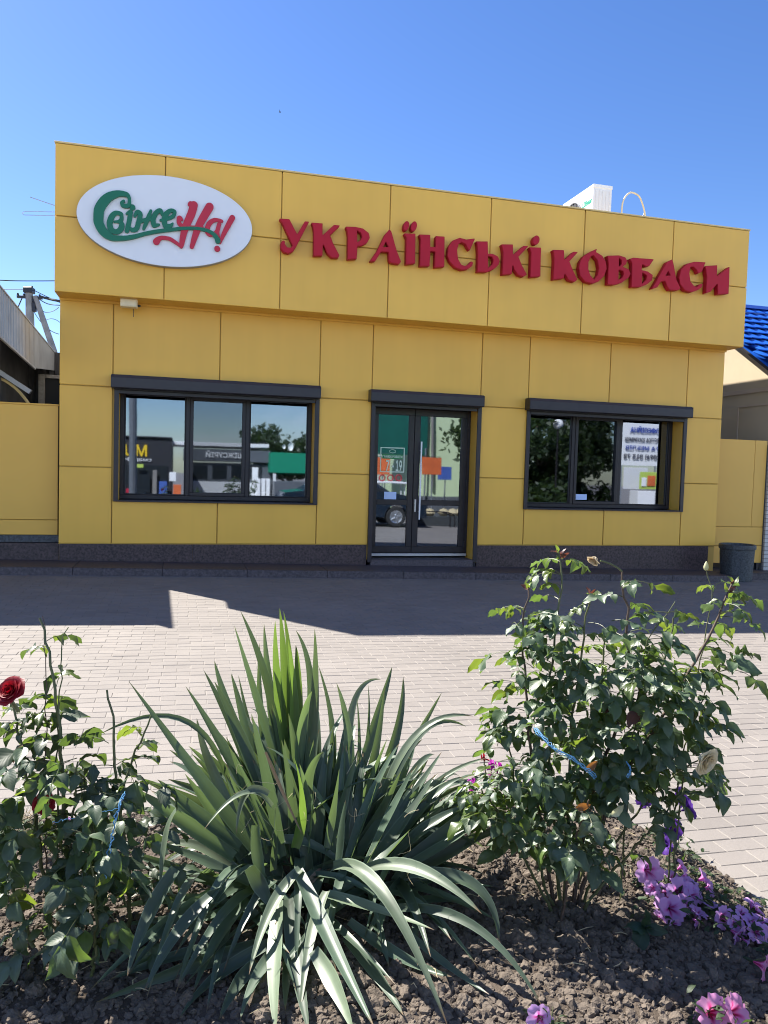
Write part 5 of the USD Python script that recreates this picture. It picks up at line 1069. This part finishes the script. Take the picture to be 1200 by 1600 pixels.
def bush(root, canes, nspray, leafL, seed, tmin, fills, limit=285, young=.12, droop=.45, mat_='rose_leaf'):
    """canes: pixel paths with depth; sprays of leaflets grow along them and inside the fill volumes"""
    rg = np.random.default_rng(seed); P3 = []; leaves = []; pet = []
    for c in canes:
        pts = [at(a, b, d) for a, b, d in c['p']]; g0_ = pts[0]; g0_[2] = min(g0_[2], float(gz(g0_[0], g0_[1])) + .03)
        sp = smoothpath(pts, 30); sp[3:-1] += rg.normal(0, .0035, (26, 3)); P3.append(sp)
        r0 = c.get('r', .0075); obj('cane', tube(sp, np.linspace(r0, r0 * .42, 30), 7), c.get('m', 'cane_green'), root, smooth=True)
    lens = np.array([c.get('w', 1.0) * np.linalg.norm(np.diff(s, axis=0), axis=1).sum() for c, s in zip(canes, P3)]); lens /= lens.sum()
    axis_c = np.mean([s[15] for s in P3], 0)
    def spray(p, out, size, yg):
        qq, _ = proj(p)
        if root is rb and (qq[0] > 970 and qq[1] > 1285 or qq[1] > 1335 + .25 * (qq[0] - 850 if qq[0] < 850 else 0)): return
        if root is not rb and qq[0] > 205 + rg.uniform(0, 40): return
        if root is not rb and (qq[1] > 1470 or qq[0] < 70 and qq[1] > 1395): return
        nl = rg.choice([3, 5, 5, 5]); d = out + np.array([0, 0, rg.uniform(-.1, .35)]); d /= np.linalg.norm(d); Lp = size * rg.uniform(1.2, 2.0)
        end = p + d * Lp + np.array([0, 0, -droop * .4 * Lp]); mid_ = (p + end) / 2 + np.array([0, 0, .12 * Lp])
        pa = smoothpath([p, mid_, end], 8); pet.append(tube(pa, np.linspace(.0016, .0009, 8), 4, False))
        upn = np.array([0, 0, 1.0]) + rg.normal(0, .35, 3); side = np.cross(d, [0, 0, 1.0]); side /= np.linalg.norm(side) + 1e-6
        for k in range(nl):
            if k == 0: q, dd_ = pa[-1], d + np.array([0, 0, -droop])
            else:
                sg = 1 if k % 2 else -1; q = pa[6 if k < 3 else 3]; dd_ = side * sg * .9 + d * .45 + np.array([0, 0, -droop * rg.uniform(.6, 1.4)])
            s_ = size * (1.0 if k == 0 else .86 if k < 3 else .7) * rg.uniform(.7, 1.25)
            q_ = rg.random(); mm = mat_ + '_young' if q_ < yg else mat_ + '_red' if q_ > .995 else mat_
            leaves.append((leaflet(q, dd_ + rg.normal(0, .18, 3), upn - F_ * .05 + out * .25, s_, s_ * rg.uniform(.58, .72), rg.uniform(.2, 1.3), rg.uniform(.15, .55), rg), mm))
    for _ in range(nspray):
        k = rg.choice(len(P3), p=lens); t = rg.uniform(canes[k].get('t0', tmin), 1.0) ; s = P3[k]; p = s[int(t * 29)]
        out = p - axis_c; out[2] = 0; out = out / (np.linalg.norm(out) + 1e-6) * .7 + np.array([*rg.normal(0, .8, 2), 0]); out /= np.linalg.norm(out) + 1e-6
        spray(p, out, leafL * rg.uniform(.75, 1.1) * (1 - .25 * max(0, t - .8) / .2), young * (3 if t > .85 else 1))
    for (px, py, d, rx, ry_, rd_, n_, sz) in fills:
        for _ in range(n_):
            w = rg.normal(0, .5, 3); w = np.clip(w, -1, 1); p = at(px + w[0] * rx, py + w[1] * ry_, d + w[2] * rd_); out = np.r_[rg.normal(0, 1, 2), 0] - np.r_[F_[:2], 0] * .6; out /= np.linalg.norm(out)
            if p[2] < gz(p[0], p[1]) + .06: continue
            spray(p, out, sz * rg.uniform(.8, 1.1), young * .6)
    cen = np.array([l[0][0].mean(0) for l in leaves]); _, dp = proj(cen); order = np.argsort(dp); rest = {}
    for r_, k in enumerate(order):
        if r_ < limit: put_leaf('leaf', leaves[k][0], leaves[k][1], root)
        else: rest.setdefault(leaves[k][1], []).append(leaves[k][0])
    for m, ls in rest.items(): tag(obj('foliage', join([l[:2] for l in ls]), m, root, smooth=True, uv=np.vstack([l[2] for l in ls])), kind='stuff')
    obj('leaf_stalks', join(pet), 'cane_green', root).SetCustomDataByKey('kind', 'stuff')
    return P3
rb = thing('rose_bush', 'tall white rose bush with drooping glossy leaves right of the yucca', 'rose bush', ground(885, 1425))
D = 2.86
def cp(pts, d0=D, d1=None): d1 = d0 if d1 is None else d1; k = len(pts) - 1; return [(a, b, d0 + (d1 - d0) * i / k) for i, (a, b) in enumerate(pts)]
canesR = [dict(p=cp([(868, 1428), (848, 1300), (824, 1120), (817, 990), (826, 918)], D, D + .02), m='cane_brown'),
 dict(p=cp([(878, 1430), (862, 1260), (857, 1100), (870, 970), (878, 900), (872, 862)], D, D + .1)),
 dict(p=cp([(882, 1430), (888, 1250), (893, 1150), (905, 1040), (922, 928)], D - .05, D - .02)),
 dict(p=cp([(895, 1430), (930, 1220), (985, 1070), (978, 960), (972, 893)], D, D - .08), m='cane_brown', r=.009),
 dict(p=cp([(900, 1430), (950, 1260), (1055, 1090), (1104, 1000), (1132, 940), (1146, 908)], D, D + .05), m='cane_brown', r=.009),
 dict(p=cp([(1066, 1075), (1098, 1010), (1112, 920), (1103, 884)], D + .02, D + .08), r=.004, w=.4),
 dict(p=cp([(905, 1430), (980, 1290), (1050, 1215), (1092, 1188)], D, D - .1), r=.006),
 dict(p=cp([(1060, 1062), (1110, 1060), (1140, 1040), (1164, 1014)], D + .02, D + .02), r=.004, w=.3),
 dict(p=cp([(892, 1430), (950, 1250), (1005, 1130), (1040, 1020), (1052, 965)], D + .1, D + .15)),
 dict(p=cp([(866, 1432), (812, 1330), (775, 1262), (752, 1232)], D - .05, D - .15), r=.006),
 dict(p=cp([(872, 1432), (826, 1300), (798, 1190), (790, 1120)], D - .02, D + .02), r=.006),
 dict(p=cp([(890, 1432), (915, 1280), (935, 1110), (945, 1000)], D + .12, D + .2)),
 dict(p=cp([(905, 1432), (985, 1330), (1040, 1270), (1070, 1230)], D - .05, D - .1), r=.006, t0=.6, w=.6),
 dict(p=cp([(880, 1432), (890, 1350), (905, 1290), (920, 1250)], D - .15, D - .3), r=.006, m='cane_brown'),
 dict(p=cp([(986, 1066), (1010, 1010), (1040, 960), (1055, 940)], D - .02, D - .05), r=.004, w=.4)]
for c in canesR: c.setdefault('t0', .34)
bush(rb, canesR, 290, .080, 11, .36, [(850, 1240, D - .12, 90, 90, .14, 55, .068), (960, 1180, D - .02, 110, 130, .15, 48, .076), (1000, 1060, D, 90, 70, .1, 30, .076), (900, 1060, D + .02, 90, 90, .12, 28, .07), (850, 1010, D, 50, 60, .1, 16, .06), (870, 1310, D - .1, 70, 36, .12, 12, .055), (790, 1250, D - .12, 50, 45, .08, 9, .052)])
rg = np.random.default_rng(31)
for (a, b, d, L, dr, mm, lab) in ((915, 1204, 2.56, .052, R_ * .9 + U_ * .45, 'rose_leaf_brown', 'orange-brown withered leaf'), (900, 1262, 2.56, .055, R_ * 1 + U_ * .1, 'rose_leaf_brown', 'golden brown withered leaf'), (955, 1275, 2.55, .06, R_ + U_ * .7, 'rose_leaf_pale', 'pale cream fading leaf'), (982, 1255, 2.55, .045, R_ * .5 - U_, 'rose_leaf_pale', 'pale cream fading leaf')):
    tag(put_leaf('leaf', leaflet(at(a, b, d), dr, -F_ + U_ * .4, L, L * .5, .5, .5, rg), mm, rb), lab)
fl = obj('flower', tube([at(1080, 1172, D - .12), at(1092, 1180, D - .18)], .006, 8), 'cane_green', rb); tag(fl, 'cream white open rose at the right edge')
rose_flower(fl, at(1096, 1184, D - .2), -F_ * .75 + R_ * .45 - U_ * .3, .066, 'rose_cream', rg, 34)
fl = obj('flower', tube(smoothpath([at(972, 893, D - .08), at(960, 884, D - .09), at(938, 876, D - .1)], 10), .0035, 6), 'cane_green', rb); tag(fl, 'withered cream rose hanging on a bent stalk')
rose_flower(fl, at(930, 872, D - .1), -R_ * .7 - U_ * .75 - F_ * .3, .036, 'rose_withered', rg, 18, open_=.8)
for (a, b, d) in ((1103, 886, D + .08), (1163, 1016, D + .02), (1152, 1018, D + .02)):
    bd = obj('bud', shift(lathe([(0, 0), (.007, .004), (.010, .014), (.007, .026), (.002, .036), (0, .038)], 10), at(a, b + 6, d)), 'rose_leaf_pale' if b < 900 else 'rose_leaf_young', rb, smooth=True)
for (a, b, d) in ((872, 864, D + .1), (878, 872, D + .1), (1146, 912, D + .05), (1138, 925, D + .05), (826, 920, D + .02), (922, 930, D - .02)):
    for k in range(4): put_leaf('young_leaf', leaflet(at(a, b, d), np.array([*rg.normal(0, 1, 2), rg.uniform(.2, 1.2)]), rg.normal(0, 1, 3), .038, .017, .8, .4, rg), 'rose_leaf_young' if k % 3 else 'rose_leaf_red', rb)

rl_ = thing('rose_bush', 'dark red rose bush with large leaves at the left edge of the bed', 'rose bush', ground(125, 1530))
DL = 2.48
canesL = [dict(p=cp([(112, 1535), (104, 1330), (92, 1130), (74, 1010), (62, 966)], DL, DL + .1), r=.009, t0=.3), dict(p=cp([(92, 1125), (93, 1060), (96, 1005), (107, 980)], DL + .03, DL + .1), r=.004, w=.2, t0=.2), dict(p=cp([(74, 1010), (72, 985), (66, 962)], DL + .08, DL + .1), r=.003, w=.05, m='cane_brown'),
 dict(p=cp([(195, 1510), (203, 1380), (182, 1235), (176, 1130), (167, 1078)], DL + .05, DL + .1), r=.008, t0=.3), dict(p=cp([(90, 1535), (62, 1320), (32, 1160), (20, 1100)], DL, DL + .05), r=.008),
 dict(p=cp([(150, 1530), (165, 1360), (200, 1210), (236, 1118)], DL + .05, DL + .15), r=.007), dict(p=cp([(75, 1535), (25, 1400), (0, 1300), (-30, 1180)], DL - .05, DL), r=.007), dict(p=cp([(112, 1535), (112, 1340), (122, 1190)], DL, DL), r=.007),
 dict(p=cp([(130, 1535), (70, 1430), (25, 1400)], DL - .1, DL - .2), r=.005), dict(p=cp([(140, 1535), (150, 1450), (140, 1330)], DL - .15, DL - .2), r=.006)]
for c in canesL: c.setdefault('t0', .3)
bush(rl_, canesL, 110, .094, 17, .3, [(90, 1200, DL, 110, 70, .12, 18, .09), (110, 1330, DL - .05, 120, 90, .12, 24, .09), (70, 1420, DL - .1, 80, 60, .1, 9, .085), (160, 1430, DL - .03, 70, 70, .1, 12, .085), (190, 1300, DL, 60, 60, .1, 10, .085)], droop=.42, young=.10)
fl = obj('flower', tube([at(28, 1110, DL + .02), at(18, 1096, DL - .1)], .006, 8), 'cane_green', rl_); tag(fl, 'open dark red rose against the paving')
rose_flower(fl, at(22, 1083, DL - .12), U_ * .55 - F_ * .75 - R_ * .2, .060, 'rose_red', rg, 34)
fl = obj('flower', tube([at(70, 1275, DL - .02), at(68, 1262, DL - .04)], .006, 8), 'cane_green', rl_); tag(fl, 'red rose half hidden among the leaves')
rose_flower(fl, at(68, 1258, DL - .06), -F_ * .8 + U_ * .5 + R_ * .4, .045, 'rose_red', rg, 24)
# blue twine
def twine(pts, label, r=.0028, n=3):
    t = []
    for k in range(n):
        p = smoothpath([at(a, b, d) for a, b, d in pts], 36) + rg.normal(0, .004, 3); p[1:-1] += rg.normal(0, .0018, (34, 3)); t.append(tube(p, r, 5))
    tag(obj('twine', join(t), 'twine_blue'), label, 'twine')
twine([(836, 1138, 2.60), (862, 1166, 2.52), (890, 1182, 2.50), (914, 1200, 2.52), (930, 1215, 2.6)], 'bright blue twine tied across the tall white rose bush', .0014, 4)
twine([(979, 1190, 2.6), (985, 1200, 2.58), (980, 1214, 2.6)], 'short loop of blue twine near the cream rose of the tall bush', .0013, 2)
twine([(196, 1240, 2.3), (188, 1258, 2.24), (184, 1272, 2.22), (177, 1300, 2.24), (172, 1330, 2.26), (168, 1345, 2.24), (166, 1372, 2.24)], 'blue twine hanging down the stems of the red rose bush', .0016, 2)
twine([(82, 1284, 2.3), (110, 1278, 2.26), (150, 1270, 2.25), (186, 1262, 2.24)], 'thin blue twine stretched level across the red rose bush', .0010, 1)

# ------------------------------------------------------------------ petunias and small plants
def petunia_flower(parent, c, axis, r, m, rg, lab=None):
    axis = np.asarray(axis, float) / np.linalg.norm(axis); a = np.cross(axis, rg.normal(0, 1, 3)); a /= np.linalg.norm(a); b = np.cross(axis, a)
    nr_, nt = 8, 60; rr = np.linspace(.06, 1, nr_); th = np.arange(nt) * 2 * np.pi / nt; ph = rg.uniform(0, 6.28)
    Rr, T = np.meshgrid(rr, th, indexing='ij'); ds = .5 - np.abs((T * 5 / (2 * np.pi)) % 1 - .5); lob = 1 - .24 * np.exp(-(ds / .10) ** 2) * Rr ** 3 - .04 * np.cos(15 * T + ph) * Rr ** 3
    h = -1.15 * np.exp(-Rr * 5.5) + .10 * Rr + Rr ** 3 * (.06 * np.sin(5 * T + ph) + .04 * np.sin(3 * T + ph * 2) + .03 * np.sin(11 * T + ph)) - .08 * Rr ** 2
    P = c + (a * (Rr * lob * np.cos(T))[..., None] + b * (Rr * lob * np.sin(T))[..., None] + axis * h[..., None]) * r
    i, j = np.meshgrid(np.arange(nr_ - 1), np.arange(nt), indexing='ij'); q = np.stack([i * nt + j, (i + 1) * nt + j, (i + 1) * nt + (j + 1) % nt, i * nt + (j + 1) % nt], -1).reshape(-1, 4)
    f = obj('flower', (P.reshape(-1, 3), q), m, parent, smooth=True, uv=np.stack([Rr, T / (2 * np.pi)], -1).reshape(-1, 2)); tag(f, lab)
    obj('calyx', tube([c - axis * r * 1.55, c - axis * r * 1.2, c - axis * r * .88], [.07 * r, .12 * r, .10 * r], 8), 'petunia_leaf', f)
    return f
def petunia(label, flowers, base, seed, nleaf, spread, group=None, fm='petunia_pink'):
    rg = np.random.default_rng(seed); b = np.asarray(base, float); t = thing('petunia', label, 'petunia', b, group); lv, stm = [], []
    for fl in flowers:
        a, b_, d, px_r, ax = fl[:5]; mm = fl[5] if len(fl) > 5 else fm
        c = at(a, b_, d); petunia_flower(t, c, np.asarray(ax, float) + rg.normal(0, .10, 3), px_r * d / FPX * 1.12, mm, rg)
        stm.append(tube(smoothpath([b + rg.normal(0, .02, 3) * [1, 1, 0], (b + c) / 2 + np.array([0, 0, .03]), c - np.asarray(ax) / np.linalg.norm(ax) * px_r * d / FPX * 1.3], 8), .0018, 5))
    for _ in range(nleaf):
        w = rg.normal(0, .5, 2); p = b + np.array([w[0] * spread, w[1] * spread, 0]); p[2] = soil_z(p[0], p[1]) + rg.uniform(.0, .07); L = rg.uniform(.022, .046)
        lv.append(leaflet(p, np.r_[rg.normal(0, 1, 2), rg.uniform(0, .8)], np.array([0, 0, 1.0]) + rg.normal(0, .3, 3), L, L * .5, rg.uniform(.2, .9), .3, rg, 4))
        stm.append(tube([p, p + rg.normal(0, .02, 3)], .0012, 4))
    for k, l in enumerate(lv): 
        if k < 60: put_leaf('leaf', l, 'petunia_leaf', t)
    if len(lv) > 60: tag(obj('foliage', join([l[:2] for l in lv[60:]]), 'petunia_leaf', t, smooth=True, uv=np.vstack([l[2] for l in lv[60:]])), kind='stuff')
    obj('stems', join(stm), 'cane_green', t).SetCustomDataByKey('kind', 'stuff')
Q = lambda a, b: (950 + a / 4.8, 1280 + b / 4.8)
V_, RR = -F_, R_
def fl4(a, b, d, r, ax, *m): x, y = Q(a, b); return (x, y, d, r / 4.8, ax, *m)
petunia('lilac-pink petunia with many open flowers low beside the paving edge', [fl4(312, 392, 2.93, 98, V_ + U_ * .35 - RR * .2), fl4(480, 425, 2.95, 62, U_ + V_ * .2 + RR * .2), fl4(560, 350, 3.0, 56, RR * .9 + U_ * .4), fl4(590, 425, 2.95, 62, RR * .8 + U_ * .3 + V_ * .2), fl4(540, 550, 2.86, 96, V_ + U_ * .5 + RR * .1),
  fl4(485, 680, 2.78, 96, V_ + U_ * .3), fl4(400, 640, 2.82, 72, U_ * .5 - RR * .9 + V_ * .3), fl4(395, 745, 2.78, 60, -RR * .8 + V_ * .4 - U_ * .2), fl4(680, 690, 2.78, 66, RR * .3 + U_ * .8 + V_ * .25), fl4(672, 770, 2.74, 46, RR * .6 - U_ * .2 + V_ * .5), fl4(725, 440, 2.96, 66, RR * .9 + U_ * .35), fl4(765, 520, 2.92, 60, RR + U_ * .2 + V_ * .15), fl4(760, 625, 2.84, 62, U_ + RR * .3), fl4(430, 560, 2.88, 70, V_ + U_ * .6 - RR * .5), fl4(640, 560, 2.86, 74, V_ + U_ * .6 + RR * .6), fl4(580, 640, 2.82, 70, V_ * .8 + U_ * .8), fl4(330, 520, 2.88, 56, V_ + U_ * .2 - RR * .7), fl4(500, 800, 2.74, 52, V_ + RR * .2 - U_ * .2), fl4(610, 480, 2.9, 62, V_ * .6 + U_ + RR * .2)], [*ground(1068, 1425)[:2], -.04], 3, 240, .22)
petunia('petunia spilling at the right edge of the photograph', [fl4(875, 740, 2.74, 78, V_ + RR * .3 + U_ * .1), fl4(990, 880, 2.66, 80, RR * .4 - U_ * .2 + V_ * .7), fl4(1050, 925, 2.64, 46, RR * .7 - U_ * .4 + V_ * .3), fl4(1085, 765, 2.70, 70, U_ + RR * .2 + V_ * .2), fl4(1160, 745, 2.72, 72, U_ + RR * .3), fl4(1085, 625, 2.8, 62, RR * .3 + U_ * .9), fl4(1130, 680, 2.78, 58, RR * .8 + U_ * .5), fl4(960, 790, 2.70, 58, V_ + U_ * .6 - RR * .2), fl4(1120, 850, 2.66, 66, V_ + U_ * .5), fl4(1010, 700, 2.74, 52, V_ * .6 + U_ + RR * .3), fl4(1190, 860, 2.66, 62, V_ + RR * .5 + U_ * .4)], [*ground(1150, 1465)[:2], -.04], 4, 150, .16)
petunia('rose-pink petunia cut by the right edge near the bottom corner', [fl4(1180, 1110, 2.45, 92, V_ * .8 + RR * .7 + U_ * .1, 'petunia_rose')], [*ground(1215, 1530)[:2], -.04], 6, 24, .07)
petunia('bright pink petunia pair in the bottom right corner', [(1116, 1584, 2.22, 25, V_ + U_ * .55, 'petunia_rose'), (1152, 1580, 2.22, 23, V_ * .7 + U_ * .6 + RR * .5, 'petunia_rose'), (1100, 1602, 2.24, 16, V_ + U_ * .2 - RR * .3, 'petunia_rose')], [*ground(1125, 1630)[:2], -.03], 7, 30, .08)
petunia('single lilac petunia at the bottom edge of the bed', [(843, 1592, 2.18, 19, V_ + U_ * .6)], [*ground(846, 1640)[:2], -.03], 8, 12, .05)
petunia('deep violet petunia behind the tall white rose bush', [(1066, 1247, 3.2, 16, V_ * .5 + U_ * .5 + RR * .5), (1052, 1296, 3.1, 15, V_ + RR * .2), (1039, 1320, 3.05, 13, V_ * .5 - RR * .6 + U_ * .4), (1006, 1250, 3.15, 12, V_ + U_ * .3), (1078, 1262, 3.2, 16, RR + U_ * .3)], [*ground(1042, 1335)[:2], -.04], 9, 60, .14, fm='petunia_violet')
petunia('small pink petunia flowers behind the red rose bush', [(22, 1256, 3.0, 11, V_ + U_ * .4), (105, 1283, 2.9, 7, V_ + U_ * .2), (8, 1275, 3.0, 8, V_)], [*ground(25, 1330)[:2], -.0], 12, 50, .16)
pm = thing('magenta_phlox', 'magenta flower heads on thin stalks between yucca and tall rose bush', 'flowering plant', ground(752, 1290))
rg = np.random.default_rng(44)
for (a, b, d, n_) in ((768, 1196, 3.0, 9), (737, 1227, 2.95, 8)):
    c = at(a, b, d); base_ = ground(755, 1300)
    obj('stem', tube(smoothpath([base_, (base_ + c) / 2 + [.01, 0, 0], c], 10), .0022, 5), 'cane_brown', pm)
    for k in range(n_):
        o = rg.normal(0, .012, 3); ax_ = o / np.linalg.norm(o) - F_ * .6; ax_ /= np.linalg.norm(ax_); e1 = np.cross(ax_, [0, 0, 1]); e1 /= np.linalg.norm(e1); e2 = np.cross(ax_, e1); vs, fs = [], []
        for j in range(5):
            th = j * 1.2566; dr = e1 * math.cos(th) + e2 * math.sin(th); v, f, _u = leaflet(c + o, dr + ax_ * .25, ax_, .013, .011, .2, .1, rg, 3); vs.append((v, f))
        obj('flower', join(vs), 'magenta_petal', pm, smooth=True)
c = at(756, 1186, 3.0); obj('stem', tube(smoothpath([ground(760, 1300), at(762, 1230, 3.0), c], 10), .002, 5), 'cane_brown', pm)
for k in range(7): obj('bud', tube([c + rg.normal(0, .010, 3), c + rg.normal(0, .010, 3) + [0, 0, .012]], [.0035, .0015], 5), 'letter_red', pm)
for k in range(26):
    p = at(rg.uniform(748, 790), rg.uniform(1215, 1290), 2.95); put_leaf('leaf', leaflet(p, np.r_[rg.normal(0, 1, 2), .2], np.array([0, 0, 1.0]) - F_ * .5, .04, .02, .6, .3, rg, 4), 'rose_leaf_young' if k % 3 == 0 else 'rose_leaf', pm)
sd = thing('broadleaf_seedling', 'dark broad-leaved seedling on the shaded soil below the lilac petunia', 'plant', ground(1006, 1462))
cS_ = at(1008, 1448, 2.62)
for (a, b, L, w) in ((-38, -8, .085, .055), (-20, 32, .10, .062), (-2, -34, .07, .05), (28, 8, .075, .042), (46, 18, .07, .035), (-52, 14, .05, .04), (4, 2, .04, .024), (-6, -8, .035, .022)):
    dr = R_ * a / 40 - U_ * b / 40 - F_ * .35 + np.array([0, 0, .15]); put_leaf('leaf', leaflet(cS_ + rg.normal(0, .003, 3), dr, -F_ * .7 + np.array([0, 0, 1.0]), L, w, .35, .25, rg, 7), 'seedling_leaf', sd)
obj('stem', tube([ground(1008, 1466) - [0, 0, .03], cS_], .005, 6), 'cane_green', sd)
gt = []
for _ in range(420):
    a, b = rg.uniform(-10, 60), rg.uniform(1275, 1335); p = ground(a, b); p[2] += .02; d = rg.normal(0, 1, 3) * [.02, .02, .01] + [0, 0, .03]; gt.append(tube([p, p + d * .6, p + d * 1.1 + rg.normal(0, .006, 3)], [.0012, .001, .0004], 3, False))
tag(obj('dry_grass', join(gt), 'straw'), 'pale dry grass tuft at the bed edge left of the red rose bush', 'grass', kind='stuff')
